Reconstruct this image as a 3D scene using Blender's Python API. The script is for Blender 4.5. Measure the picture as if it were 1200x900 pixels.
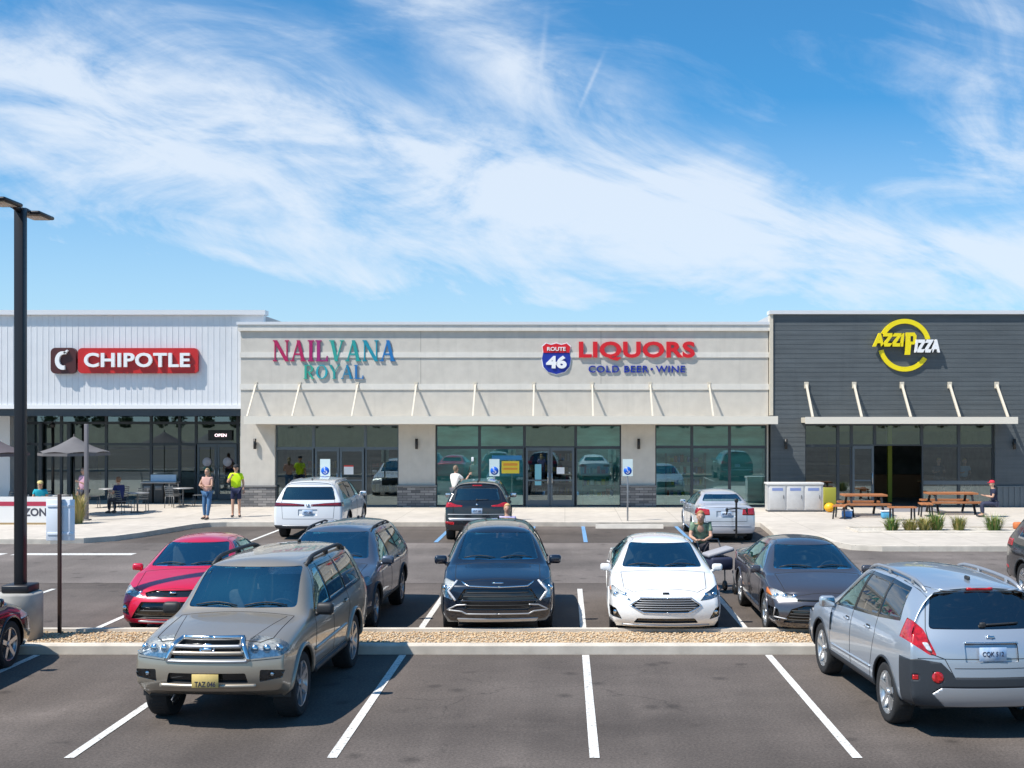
import bpy, bmesh, math, random
from math import radians as R, sin, cos, pi
from mathutils import Vector, Matrix
from mathutils.bvhtree import BVHTree

SC = bpy.context.scene
for o in list(bpy.data.objects): bpy.data.objects.remove(o)

# ---------------------------------------------------------------- camera
cam = bpy.data.objects.new('camera', bpy.data.cameras.new('camera'))
SC.collection.objects.link(cam)
cam.location = (0, 0, 3.53); cam.rotation_euler = (R(90), 0, 0)
cam.data.sensor_width = 36; cam.data.lens = 42.0
cam.data.shift_x = -62/1200; cam.data.shift_y = 42/1200
cam.data.clip_end = 5000; cam.data.clip_start = .1
SC.camera = cam

# ---------------------------------------------------------------- sky + sun
SUN_V = Vector((-.57, -.35, 1)).normalized()          # towards the sun
SUN_EL = math.asin(SUN_V.z); SUN_AZ = math.atan2(SUN_V.x, SUN_V.y)
world = bpy.data.worlds.new("World"); SC.world = world; world.use_nodes = True
wn = world.node_tree; wn.nodes.clear()
def WN(t, **k):
    n = wn.nodes.new(t)
    for a, b in k.items(): setattr(n, a, b)
    return n
def WM(op, a, b=None, c=None, clamp=False):
    n = WN('ShaderNodeMath', operation=op, use_clamp=clamp)
    for i, v in enumerate((a, b, c)):
        if v is None: continue
        if isinstance(v, (int, float)): n.inputs[i].default_value = v
        else: wn.links.new(v, n.inputs[i])
    return n.outputs[0]
sky = WN('ShaderNodeTexSky', sky_type='NISHITA', sun_disc=False)
sky.sun_elevation = SUN_EL; sky.sun_rotation = SUN_AZ
sky.altitude = 200; sky.air_density = 1.0; sky.dust_density = .6; sky.ozone_density = 2.5
tc = WN('ShaderNodeTexCoord')
sep = WN('ShaderNodeSeparateXYZ'); wn.links.new(tc.outputs['Generated'], sep.inputs[0])
dx, dy, dz = sep.outputs
ay = WM('MAXIMUM', WM('ABSOLUTE', dy), .12)
U = WM('DIVIDE', dx, ay); V = WM('DIVIDE', dz, ay)    # bearing / elevation slopes of the direction
def ell(u0, v0, lu, lv, ang, amp):
    ca, sa = cos(R(ang)), sin(R(ang))
    du = WM('SUBTRACT', U, u0); dv = WM('SUBTRACT', V, v0)
    a = WM('MULTIPLY_ADD', dv, sa/lu, WM('MULTIPLY', du, ca/lu))
    b = WM('MULTIPLY_ADD', dv, ca/lv, WM('MULTIPLY', du, -sa/lv))
    r2 = WM('ADD', WM('MULTIPLY', a, a), WM('MULTIPLY', b, b))
    return WM('MULTIPLY', WM('EXPONENT', WM('MULTIPLY', r2, -1)), amp)
# cirrus banks: slope centre, half lengths, tilt, density
BANKS = [(-.40,.285,.17,.050,-10,1.0), (-.30,.200,.24,.052,-16,.62), (-.10,.215,.22,.045,-24,.45), (-.42,.222,.20,.020,-4,.65),
         (.02,.175,.22,.045,-17,.72), (.22,.150,.26,.038,-9,.80), (-.05,.30,.17,.032,-38,.62), (.37,.29,.075,.11,25,.75),
         (.40,.20,.12,.05,-30,.45), (.42,.125,.16,.030,-3,.62), (-.10,.150,.06,.020,-10,.3), (.14,.205,.07,.04,40,.42), (-.14,.225,.42,.13,-14,.34), (.04,.235,.10,.06,-40,.30), (.20,.10,.4,.03,-2,.34), (-.2,.125,.34,.030,-8,.50), (.16,.17,.2,.05,-12,.28), (-.05,.33,.25,.05,-25,.30), (-.32,.345,.2,.02,-12,.25)]
acc = None
for b in BANKS:
    e = ell(*b); acc = e if acc is None else WM('ADD', acc, e)
def streak(ang, su, sv, scale, detail, dist, off=0):
    m = WN('ShaderNodeMapping'); cmb = WN('ShaderNodeCombineXYZ')
    wn.links.new(U, cmb.inputs[0]); wn.links.new(V, cmb.inputs[1]); cmb.inputs[2].default_value = off
    m0 = WN('ShaderNodeMapping'); m0.inputs['Rotation'].default_value = (0, 0, R(ang)); wn.links.new(cmb.outputs[0], m0.inputs[0])
    m.inputs['Scale'].default_value = (su, sv, 1); wn.links.new(m0.outputs[0], m.inputs[0])
    n = WN('ShaderNodeTexNoise'); n.inputs['Scale'].default_value = scale; n.inputs['Detail'].default_value = detail
    n.inputs['Roughness'].default_value = .62; n.inputs['Distortion'].default_value = dist
    wn.links.new(m.outputs[0], n.inputs['Vector']); return n.outputs['Fac']
s1 = streak(18, 1, 2.4, 5.0, 9, 1.2); s2 = streak(24, 1, 6, 13, 5, 1.0, 3); s3 = streak(8, 1, 3.6, 3.4, 8, 1.3, 7)
# two short contrails
tr1 = ell(.022,.283,.0018,.022,-24,.26); tr2 = ell(-.018,.315,.0026,.026,-6,.16)
d = WM('MULTIPLY', acc, WM('MULTIPLY_ADD', s1, 1.75, WM('MULTIPLY_ADD', s2, .34, -.38)))
thin = WM('MULTIPLY', WM('SUBTRACT', s3, .43, clamp=True), 2.7)
wisp = WM('MULTIPLY', thin, WM('MULTIPLY_ADD', s1, 1.6, -.25))
d = WM('ADD', d, WM('ADD', wisp, WM('ADD', tr1, tr2)))
mr = WN('ShaderNodeMapRange', interpolation_type='SMOOTHSTEP'); wn.links.new(d, mr.inputs[0])
mr.inputs[1].default_value = .03; mr.inputs[2].default_value = 1.36; mr.inputs[3].default_value = 0; mr.inputs[4].default_value = .86
hz = WN('ShaderNodeMapRange'); wn.links.new(V, hz.inputs[0]); hz.inputs[1].default_value = -.02; hz.inputs[2].default_value = .27
hz.inputs[3].default_value = .74; hz.inputs[4].default_value = .03
cover = WM('MAXIMUM', mr.outputs[0], hz.outputs[0])
tint = WN('ShaderNodeMix', data_type='RGBA', blend_type='MULTIPLY'); tint.inputs[0].default_value = 1
wn.links.new(sky.outputs[0], tint.inputs[6]); tint.inputs[7].default_value = (.27, .98, 1.34, 1)
mix = WN('ShaderNodeMix', data_type='RGBA'); wn.links.new(cover, mix.inputs[0]); wn.links.new(tint.outputs[2], mix.inputs[6])
mix.inputs[7].default_value = (7.0, 7.7, 8.6, 1)
bg = WN('ShaderNodeBackground'); bg.inputs[1].default_value = .082; wn.links.new(mix.outputs[2], bg.inputs[0])
wo = WN('ShaderNodeOutputWorld'); wn.links.new(bg.outputs[0], wo.inputs[0])

sun = bpy.data.objects.new('sun', bpy.data.lights.new('sun', 'SUN')); SC.collection.objects.link(sun)
sun.data.energy = 4.5; sun.data.angle = R(.53); sun.data.color = (1, .935, .845)
sun.rotation_euler = SUN_V.to_track_quat('Z', 'Y').to_euler()
SC.view_settings.view_transform = 'Standard'; SC.view_settings.look = 'None'; SC.view_settings.gamma = 1
SC.view_settings.exposure = .52
try: SC.view_settings.use_curve_mapping = False
except Exception: pass

# ---------------------------------------------------------------- materials
MATS = {}
def mat(name, col, rough=.6, metal=0, coat=0, noise=0, nscale=8, bump=0, bscale=40, spec=.5, wave=None, stretch=(1,1,1), col2=None, detail=5, blotch=0, streak=0):
    if name in MATS: return MATS[name]
    m = bpy.data.materials.new(name); m.use_nodes = True; nt = m.node_tree; p = nt.nodes['Principled BSDF']
    p.inputs['Roughness'].default_value = rough; p.inputs['Metallic'].default_value = metal
    p.inputs['Coat Weight'].default_value = coat; p.inputs['Coat Roughness'].default_value = .04
    p.inputs['Specular IOR Level'].default_value = spec
    p.inputs['Base Color'].default_value = (*col, 1)
    tcn = nt.nodes.new('ShaderNodeTexCoord'); mp = nt.nodes.new('ShaderNodeMapping')
    mp.inputs['Scale'].default_value = stretch; nt.links.new(tcn.outputs['Object'], mp.inputs[0])
    if noise or col2:
        n = nt.nodes.new('ShaderNodeTexNoise'); n.inputs['Scale'].default_value = nscale; n.inputs['Detail'].default_value = detail
        nt.links.new(mp.outputs[0], n.inputs['Vector'])
        mx = nt.nodes.new('ShaderNodeMix'); mx.data_type = 'RGBA'
        rp = nt.nodes.new('ShaderNodeMapRange'); rp.inputs[1].default_value = .32; rp.inputs[2].default_value = .68
        nt.links.new(n.outputs['Fac'], rp.inputs[0]); nt.links.new(rp.outputs[0], mx.inputs[0])
        c2 = col2 or tuple(c*(1+noise) for c in col); c1 = col if col2 else tuple(c*(1-noise) for c in col)
        mx.inputs[6].default_value = (*c1, 1); mx.inputs[7].default_value = (*c2, 1)
        outc = mx.outputs[2]
        if blotch:
            n3 = nt.nodes.new('ShaderNodeTexNoise'); n3.inputs['Scale'].default_value = .35; n3.inputs['Detail'].default_value = 6; n3.inputs['Roughness'].default_value = .65
            nt.links.new(tcn.outputs['Object'], n3.inputs['Vector'])
            r3 = nt.nodes.new('ShaderNodeMapRange'); r3.inputs[1].default_value = .3; r3.inputs[2].default_value = .7
            r3.inputs[3].default_value = 1-blotch; r3.inputs[4].default_value = 1+blotch
            nt.links.new(n3.outputs['Fac'], r3.inputs[0])
            m3 = nt.nodes.new('ShaderNodeVectorMath'); m3.operation = 'SCALE'
            nt.links.new(outc, m3.inputs[0]); nt.links.new(r3.outputs[0], m3.inputs['Scale']); outc = m3.outputs[0]
        if streak:
            mp4 = nt.nodes.new('ShaderNodeMapping'); mp4.inputs['Scale'].default_value = (1, 1, .07); nt.links.new(tcn.outputs['Object'], mp4.inputs[0])
            n4 = nt.nodes.new('ShaderNodeTexNoise'); n4.inputs['Scale'].default_value = 3.5; n4.inputs['Detail'].default_value = 7; n4.inputs['Roughness'].default_value = .7
            nt.links.new(mp4.outputs[0], n4.inputs['Vector']); r4 = nt.nodes.new('ShaderNodeMapRange'); r4.inputs[1].default_value = .52; r4.inputs[2].default_value = .75
            r4.inputs[3].default_value = 1; r4.inputs[4].default_value = 1-streak; nt.links.new(n4.outputs['Fac'], r4.inputs[0])
            m4 = nt.nodes.new('ShaderNodeVectorMath'); m4.operation = 'SCALE'; nt.links.new(outc, m4.inputs[0]); nt.links.new(r4.outputs[0], m4.inputs['Scale']); outc = m4.outputs[0]
        nt.links.new(outc, p.inputs['Base Color'])
    if bump or wave:
        b = nt.nodes.new('ShaderNodeBump'); b.inputs['Strength'].default_value = bump or .5
        if wave:
            w = nt.nodes.new('ShaderNodeTexWave'); w.bands_direction = wave[0]; w.wave_profile = wave[2]; w.inputs['Scale'].default_value = wave[1]
            nt.links.new(tcn.outputs['Object'], w.inputs[0]); nt.links.new(w.outputs['Fac'], b.inputs['Height']); b.inputs['Distance'].default_value = .02
        else:
            n2 = nt.nodes.new('ShaderNodeTexNoise'); n2.inputs['Scale'].default_value = bscale; n2.inputs['Detail'].default_value = 4
            nt.links.new(mp.outputs[0], n2.inputs['Vector']); nt.links.new(n2.outputs['Fac'], b.inputs['Height']); b.inputs['Distance'].default_value = .01
        nt.links.new(b.outputs[0], p.inputs['Normal'])
    MATS[name] = m; return m
def glassmat(name, tint, refl=.06, ior=1.5, gloss=(1,1,1)):
    if name in MATS: return MATS[name]
    m = bpy.data.materials.new(name); m.use_nodes = True; nt = m.node_tree; nt.nodes.clear()
    o = nt.nodes.new('ShaderNodeOutputMaterial'); t = nt.nodes.new('ShaderNodeBsdfTransparent'); g = nt.nodes.new('ShaderNodeBsdfGlossy')
    t.inputs[0].default_value = (*tint, 1); g.inputs['Roughness'].default_value = .01; g.inputs[0].default_value = (*gloss, 1)
    f = nt.nodes.new('ShaderNodeFresnel'); f.inputs[0].default_value = ior
    ad = nt.nodes.new('ShaderNodeMath'); ad.operation = 'ADD'; ad.use_clamp = True; ad.inputs[1].default_value = refl
    nt.links.new(f.outputs[0], ad.inputs[0])
    x = nt.nodes.new('ShaderNodeMixShader'); nt.links.new(ad.outputs[0], x.inputs[0]); nt.links.new(t.outputs[0], x.inputs[1]); nt.links.new(g.outputs[0], x.inputs[2])
    nt.links.new(x.outputs[0], o.inputs[0]); MATS[name] = m; return m
def flat(name, c, rough=.5, **k): return mat(name, c, rough, **k)

# ---------------------------------------------------------------- object helpers
COL = SC.collection
def link(name, me, mats=None, parent=None):
    o = bpy.data.objects.new(name, me); COL.objects.link(o)
    if mats:
        for m in (mats if isinstance(mats, (list, tuple)) else [mats]): me.materials.append(m)
    if parent: o.parent = parent
    return o
def tag(o, label=None, cat=None, group=None, kind=None):
    if label: o['label'] = label
    if cat: o['category'] = cat
    if group: o['group'] = group
    if kind: o['kind'] = kind
    return o
def thing(name, label, cat, loc=(0,0,0), rz=0, group=None):
    o = bpy.data.objects.new(name, None); COL.objects.link(o); o.location = loc; o.rotation_euler = (0, 0, rz)
    return tag(o, label, cat, group)
def structure(name, o): o.name = name; o['kind'] = 'structure'; return o
def copy_tree(o, parent=None):
    c = o.copy(); COL.objects.link(c); c.parent = parent
    for ch in o.children: copy_tree(ch, c)
    return c

class MB:
    """collects shapes in one mesh"""
    def __init__(s): s.v = []; s.f = []; s.m = []; s.smooth = []
    def add(s, vs, fs, mi=0, sm=False):
        b = len(s.v); s.v += [tuple(v) for v in vs]; s.f += [tuple(i+b for i in f) for f in fs]
        s.m += [mi]*len(fs); s.smooth += [sm]*len(fs); return s
    def box(s, x0, x1, y0, y1, z0, z1, mi=0):
        if x0 > x1: x0, x1 = x1, x0
        if y0 > y1: y0, y1 = y1, y0
        if z0 > z1: z0, z1 = z1, z0
        vs = [(x0,y0,z0),(x1,y0,z0),(x1,y1,z0),(x0,y1,z0),(x0,y0,z1),(x1,y0,z1),(x1,y1,z1),(x0,y1,z1)]
        return s.add(vs, [(0,3,2,1),(4,5,6,7),(0,1,5,4),(1,2,6,5),(2,3,7,6),(3,0,4,7)], mi)
    def rbox(s, c, sz, bev=.02, seg=2, rot=None, mi=0):
        bm = bmesh.new(); bmesh.ops.create_cube(bm, size=1)
        for v in bm.verts: v.co = Vector((v.co.x*sz[0], v.co.y*sz[1], v.co.z*sz[2]))
        bmesh.ops.bevel(bm, geom=bm.edges[:], offset=min(bev, min(sz)*.49), segments=seg, affect='EDGES', profile=.5)
        M = Matrix.Translation(c) @ (rot.to_matrix().to_4x4() if rot is not None else Matrix.Identity(4))
        bm.transform(M); bm.verts.ensure_lookup_table()
        s.add([v.co for v in bm.verts], [[v.index for v in f.verts] for f in bm.faces], mi, True); bm.free(); return s
    def tube(s, pts, r, n=8, mi=0, closed=False, caps=True, flat=None):
        pts = [Vector(p) for p in pts]; rs = r if isinstance(r, (list, tuple)) else [r]*len(pts)
        N = len(pts); rings = []; up = None
        for i, p in enumerate(pts):
            a = pts[(i-1) % N] if (i or closed) else p; b = pts[(i+1) % N] if (i < N-1 or closed) else p
            t = (b-a)
            if t.length < 1e-9: t = Vector((0,0,1))
            t.normalize()
            if up is None: up = Vector((0,0,1)) if abs(t.z) < .9 else Vector((1,0,0))
            sd = t.cross(up)
            if sd.length < 1e-4: sd = t.cross(Vector((0,1,0)))
            sd.normalize(); u2 = sd.cross(t).normalized(); up = u2
            rings.append([p + (sd*cos(2*pi*k/n) + u2*sin(2*pi*k/n)*(flat or 1))*rs[i] for k in range(n)])
        vs = [v for ri in rings for v in ri]; fs = []
        for i in range(N if closed else N-1):
            j = (i+1) % N
            for k in range(n): k2 = (k+1) % n; fs.append((i*n+k, j*n+k, j*n+k2, i*n+k2))
        if caps and not closed:
            fs.append(tuple(range(n))[::1]); fs.append(tuple((N-1)*n+k for k in range(n))[::-1])
        return s.add(vs, fs, mi, True)
    def bar(s, a, b, w, h, mi=0, up=(0,0,1)):
        a = Vector(a); b = Vector(b); t = (b-a).normalized(); up = Vector(up)
        sd = t.cross(up).normalized(); u2 = sd.cross(t).normalized(); vs = []
        for p in (a, b):
            for sx, sy in ((-1,-1),(1,-1),(1,1),(-1,1)): vs.append(p + sd*sx*w/2 + u2*sy*h/2)
        return s.add(vs, [(0,1,2,3),(4,7,6,5),(0,4,5,1),(1,5,6,2),(2,6,7,3),(3,7,4,0)], mi)
    def lathe(s, prof, n=24, axis='z', c=(0,0,0), mi=0, sm=True):
        vs = []; fs = []; m = len(prof)
        for k in range(n):
            a = 2*pi*k/n
            for r, h in prof:
                if axis == 'z': vs.append((c[0]+r*cos(a), c[1]+r*sin(a), c[2]+h))
                elif axis == 'y': vs.append((c[0]+r*cos(a), c[1]+h, c[2]+r*sin(a)))
                else: vs.append((c[0]+h, c[1]+r*cos(a), c[2]+r*sin(a)))
        for k in range(n):
            k2 = (k+1) % n
            for i in range(m-1): fs.append((k*m+i, k2*m+i, k2*m+i+1, k*m+i+1))
        return s.add(vs, fs, mi, sm)
    def prism(s, poly, y0, y1, mi=0, axis='y'):
        n = len(poly)
        def P(a, b, h): return (a, h, b) if axis == 'y' else ((a, b, h) if axis == 'z' else (h, a, b))
        vs = [P(a, b, y0) for a, b in poly] + [P(a, b, y1) for a, b in poly]
        fs = [tuple(range(n)), tuple(range(n, 2*n))[::-1]] + [(i, i+n, (i+1) % n + n, (i+1) % n) for i in range(n)]
        return s.add(vs, fs, mi)
    def ball(s, c, r, n=12, mi=0, sq=(1,1,1)):
        prof = [(max(r*sin(pi*i/(n//2+2)), 1e-5), -r*cos(pi*i/(n//2+2))) for i in range(n//2+3)]
        b = len(s.v); s.lathe(prof, n, 'z', (0,0,0), mi)
        for i in range(b, len(s.v)): v = s.v[i]; s.v[i] = (c[0]+v[0]*sq[0], c[1]+v[1]*sq[1], c[2]+v[2]*sq[2])
        return s
    def xf(s, M, start=0):
        for i in range(start, len(s.v)): s.v[i] = tuple(M @ Vector(s.v[i]))
        return s
    def mesh(s, name):
        me = bpy.data.meshes.new(name); me.from_pydata(s.v, [], s.f)
        me.polygons.foreach_set('material_index', s.m); me.polygons.foreach_set('use_smooth', s.smooth)
        bm = bmesh.new(); bm.from_mesh(me); bmesh.ops.remove_doubles(bm, verts=bm.verts[:], dist=1e-5)
        bmesh.ops.recalc_face_normals(bm, faces=bm.faces[:]); bm.to_mesh(me); bm.free()
        me.update(); return me
    def build(s, name, mats, parent=None): return link(name, s.mesh(name), mats, parent)
def autosmooth(o, ang=35):
    me = o.data; me.polygons.foreach_set('use_smooth', [True]*len(me.polygons))
    try: me.set_sharp_from_angle(angle=R(ang))
    except Exception: pass
    return o
def sheet(name, poly, z, m, kind='structure'):
    me = bpy.data.meshes.new(name); me.from_pydata([(x, y, z) for x, y in poly], [], [tuple(range(len(poly)))])
    bm = bmesh.new(); bm.from_mesh(me)
    if bm.faces[:][0].normal.z < 0: bmesh.ops.reverse_faces(bm, faces=bm.faces[:])
    bm.to_mesh(me); bm.free()
    o = link(name, me, m); o['kind'] = kind; return o
def text_mesh(txt, w, h, depth, offset=0, shear=0, spacing=1.0, font_space=1):
    """lettering in the XZ plane, fitted into w x h, front face towards -Y, centred on the origin"""
    c = bpy.data.curves.new('t', 'FONT'); c.body = txt; c.size = 1; c.offset = offset; c.shear = shear; c.space_character = spacing
    c.extrude = .05; c.resolution_u = 4
    o = bpy.data.objects.new('t', c); COL.objects.link(o); bpy.context.view_layer.update()
    me = bpy.data.meshes.new_from_object(o.evaluated_get(bpy.context.evaluated_depsgraph_get()))
    bpy.data.objects.remove(o); bpy.data.curves.remove(c)
    xs = [v.co.x for v in me.vertices]; ys = [v.co.y for v in me.vertices]
    x0, x1, y0, y1 = min(xs), max(xs), min(ys), max(ys)
    for v in me.vertices:
        x, y, z = v.co; v.co = ((x-(x0+x1)/2)/(x1-x0)*w, -z/.05*depth/2, (y-(y0+y1)/2)/(y1-y0)*h)
    bm = bmesh.new(); bm.from_mesh(me); bmesh.ops.remove_doubles(bm, verts=bm.verts[:], dist=1e-5); bm.to_mesh(me); bm.free()
    return me
def letters(txt, w, h, depth, parent, name, mats, loc, **k):
    """each letter of the word is a mesh of its own"""
    me = text_mesh(txt, w, h, depth, **k)
    bm = bmesh.new(); bm.from_mesh(me); bpy.data.meshes.remove(me)
    bm.verts.ensure_lookup_table(); seen = set(); groups = []
    for v in bm.verts:
        if v.index in seen: continue
        st = [v]; g = []; seen.add(v.index)
        while st:
            a = st.pop(); g.append(a)
            for e in a.link_edges:
                b = e.other_vert(a)
                if b.index not in seen: seen.add(b.index); st.append(b)
        groups.append(g)
    groups.sort(key=lambda g: min(v.co.x for v in g)); out = []
    for gi, g in enumerate(groups):
        mp = {v.index: i for i, v in enumerate(g)}
        fs = [tuple(mp[v.index] for v in f.verts) for f in bm.faces if f.verts[0].index in mp]
        me = bpy.data.meshes.new(name); me.from_pydata([tuple(v.co) for v in g], [], fs)
        o = link(name, me, mats[gi] if isinstance(mats, list) else mats, parent); o.location = loc; out.append(o)
    bm.free(); return out
# ---------------------------------------------------------------- cars
def lerp(a, b, t): return a+(b-a)*t
def tab(t, x):
    t = sorted(t)
    if x <= t[0][0]: return t[0][1]
    for (x0, v0), (x1, v1) in zip(t, t[1:]):
        if x <= x1: return v0+(v1-v0)*(x-x0)/(x1-x0)
    return t[-1][1]
def inpoly(p, poly):
    x, y = p; c = False; n = len(poly); j = n-1
    for i in range(n):
        xi, yi = poly[i]; xj, yj = poly[j]
        if (yi > y) != (yj > y) and x < (xj-xi)*(y-yi)/(yj-yi)+xi: c = not c
        j = i
    return c
def roundp(pts, r=.03, n=3):
    out = []; N = len(pts)
    for i in range(N):
        p0, p, p1 = Vector(pts[i-1]), Vector(pts[i]), Vector(pts[(i+1) % N])
        a = (p0-p); b = (p1-p); ra = min(r, a.length*.45, b.length*.45)
        a = p+a.normalized()*ra; b = p+b.normalized()*ra
        for k in range(n+1):
            t = k/n; out.append(tuple(a*(1-t)**2 + p*2*t*(1-t) + b*t*t))
    return out
def shrink(poly, d):
    """polygon moved inwards by d"""
    N = len(poly); A = sum(poly[i-1][0]*poly[i][1]-poly[i][0]*poly[i-1][1] for i in range(N)); sg = 1 if A > 0 else -1
    out = []
    for i in range(N):
        p0, p, p1 = Vector(poly[i-1]), Vector(poly[i]), Vector(poly[(i+1) % N])
        e0 = (p-p0).normalized(); e1 = (p1-p).normalized()
        n0 = Vector((-e0.y, e0.x))*sg; n1 = Vector((-e1.y, e1.x))*sg
        b = n0+n1
        if b.length < 1e-4: b = n0
        b.normalize(); k = d/max(.4, b.dot(n0)); out.append(tuple(p+b*k))
    return out

class Shell:
    def __init__(s, S, level):
        s.S = S
        xs = S['xs']; n = len(xs); hw = S['W']/2
        fr = (.97, .86, .5)    # columns from the side to the centre (top, bottom, caps use .66 .33 0)
        cols = (.68, .34, 0)
        verts = []; idx = {}
        def half(x):
            zt = tab(S['zt'], x); zb = tab(S['zbelt'], x); w = tab(S['w'], x); wt = tab(S['wt'], x); wb = tab(S['wb'], x)
            zl = tab(S['zlow'], x); cr = tab(S['crown'], x); ze = max(zt-cr, zb+.012)
            bul = tab(S['bulge'], x)
            k = [(w*.93, zl), (w*.985, zl+.09), (w, lerp(zl, zb, .46)), (w*.992, lerp(zl, zb, .80)), (wb, zb),
                 (lerp(wb, wt, .5)+bul, lerp(zb, ze, .5)), (wt, ze)]
            top = [(wt*c, lerp(ze, zt, 1-c*c)) for c in cols]
            return k, top, zl
        def off(i, y, row):
            # nose and tail shape
            a = 0
            for end, nose, pc, fac in ((0, S['nose'], S['pcf'], (1, .62, .25)), (1, S['tail'], S['pcr'], (1, .6, .25))):
                j = i if end == 0 else n-1-i
                if j < 3: a += (-1 if end == 0 else 1)*fac[j]*(nose[row]+pc*(abs(y)/hw)**2.4)
            return a
        def V(x, y, z): verts.append((x, y, z)); return len(verts)-1
        loops = []
        for i, x in enumerate(xs):
            k, top, zl = half(x); ring = []
            R_ = [(0, zl, 0), (k[0][0]*.34, zl, 0), (k[0][0]*.68, zl, 0)] + [(k[r][0], k[r][1], r) for r in range(7)] + [(t[0], t[1], 6) for t in top]
            for y, z, r in R_: ring.append(V(x+off(i, y, r), y, z))
            for y, z, r in R_[-2:0:-1]: ring.append(V(x+off(i, y, r), -y, z))
            loops.append(ring)
        faces = []; m = len(loops[0])
        for a, b in zip(loops, loops[1:]):
            for j in range(m): faces.append((a[j], a[(j+1) % m], b[(j+1) % m], b[j]))
        for i, rev in ((0, False), (n-1, True)):
            k, top, zl = half(xs[i]); g = []
            L = loops[i]
            for r in range(7):
                right = L[3+r]; left = L[m-3-r]
                if r == 0: row = [left, L[m-2], L[m-1], L[0], L[1], L[2], right]
                elif r == 6: row = [left, L[m-10+0], L[m-11], L[12], L[11], L[10], right]
                else:
                    y, z = k[r]; row = [left]
                    for c in (-.68, -.34, 0, .34, .68): row.append(V(xs[i]+off(i, y*c, r), y*c, z + (.012 if r > 3 else 0)*(1-abs(c))))
                    row.append(right)
                g.append(row)
            for r in range(6):
                for c in range(6):
                    q = (g[r][c], g[r][c+1], g[r+1][c+1], g[r+1][c]); faces.append(q[::-1] if rev else q)
        me = bpy.data.meshes.new('shell'); me.from_pydata(verts, [], faces)
        o = bpy.data.objects.new('shell', me); COL.objects.link(o)
        md = o.modifiers.new('s', 'SUBSURF'); md.levels = level; md.render_levels = level
        bpy.context.view_layer.update()
        me2 = bpy.data.meshes.new_from_object(o.evaluated_get(bpy.context.evaluated_depsgraph_get()))
        bpy.data.objects.remove(o); bpy.data.meshes.remove(me)
        s.bm = bmesh.new(); s.bm.from_mesh(me2); bpy.data.meshes.remove(me2)
        bmesh.ops.recalc_face_normals(s.bm, faces=s.bm.faces[:]); s.bm.normal_update()
        s.bvh = BVHTree.FromBMesh(s.bm)
        s.lay = s.bm.faces.layers.int.new('pid')
    def hit(s, axis, a, b):
        """axis: 'f' from the front, 'r' rear, 'L' +y side, 'R' -y side, 't' top"""
        o, d = {'f': ((5, a, b), (-1, 0, 0)), 'r': ((-5, a, b), (1, 0, 0)), 'L': ((a, 5, b), (0, -1, 0)), 'R': ((a, -5, b), (0, 1, 0)), 't': ((a, b, 5), (0, 0, -1))}[axis]
        p, nn, _, _ = s.bvh.ray_cast(Vector(o), Vector(d))
        if p is None: return None, None
        return p, (nn if nn.dot(Vector(d)) < 0 else -nn)
    def line(s, axis, pts, step=.04, lift=0, closed=False):
        out = []; P = [Vector(p) for p in pts]
        if closed: P.append(P[0])
        for p, q in zip(P, P[1:]):
            k = max(1, int((q-p).length/step))
            for i in range(k):
                t = p.lerp(q, i/k); h, nn = s.hit(axis, t.x, t.y)
                if h is not None: out.append(h+nn*lift)
        if not closed:
            h, nn = s.hit(axis, P[-1].x, P[-1].y)
            if h is not None: out.append(h+nn*lift)
        return out
    def cut(s, axis, poly, pid, box=None, only=None):
        """mark the faces of the shell that lie inside poly (seen along the axis) and inside the box"""
        ia, ib = {'x': (1, 2), 'y': (0, 2), 'z': (0, 1)}[axis]
        bx = [-9, 9, -9, 9, -9, 9] if box is None else list(box)
        pa = [p[0] for p in poly]; pb = [p[1] for p in poly]; A0, A1, B0, B1 = min(pa), max(pa), min(pb), max(pb)
        cand = []
        for f in s.bm.faces:
            vs = [v.co for v in f.verts]
            a = [v[ia] for v in vs]; b = [v[ib] for v in vs]
            if max(a) < A0 or min(a) > A1 or max(b) < B0 or min(b) > B1: continue
            c = f.calc_center_median()
            if not all(bx[2*k]-.12 < c[k] < bx[2*k+1]+.12 for k in range(3)): continue
            cand.append(f)
        def bis(cand, co, no, test):
            sel = [f for f in cand if test(f)]
            if not sel: return cand
            rest = [f for f in cand if not test(f)]
            g = list({e for f in sel for e in f.edges}) + list({v for f in sel for v in f.verts}) + sel
            r = bmesh.ops.bisect_plane(s.bm, geom=g, dist=1e-5, plane_co=co, plane_no=no)
            return rest + list({f for f in r['geom'] if isinstance(f, bmesh.types.BMFace)})
        for k in range(3):
            for h in range(2):
                lim = bx[2*k+h]
                if abs(lim) < 8:
                    co = Vector((0,0,0)); co[k] = lim; no = Vector((0,0,0)); no[k] = 1
                    cand = bis(cand, co, no, lambda f: min(v.co[k] for v in f.verts) < lim-1e-5 and max(v.co[k] for v in f.verts) > lim+1e-5)
        N = len(poly)
        for i in range(N):
            p, q = poly[i], poly[(i+1) % N]
            e = Vector((q[0]-p[0], q[1]-p[1]))
            if e.length < 1e-5: continue
            n2 = Vector((-e.y, e.x)).normalized()
            co = Vector((0,0,0)); co[ia] = p[0]; co[ib] = p[1]; no = Vector((0,0,0)); no[ia] = n2.x; no[ib] = n2.y
            x0, x1, y0, y1 = min(p[0], q[0])-1e-4, max(p[0], q[0])+1e-4, min(p[1], q[1])-1e-4, max(p[1], q[1])+1e-4
            def test(f):
                a = [v.co[ia] for v in f.verts]; b = [v.co[ib] for v in f.verts]
                if max(a) < x0 or min(a) > x1 or max(b) < y0 or min(b) > y1: return False
                d = [(u-p[0])*n2.x+(w-p[1])*n2.y for u, w in zip(a, b)]
                return min(d) < -1e-5 and max(d) > 1e-5
            cand = bis(cand, co, no, test)
        cnt = 0
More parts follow.
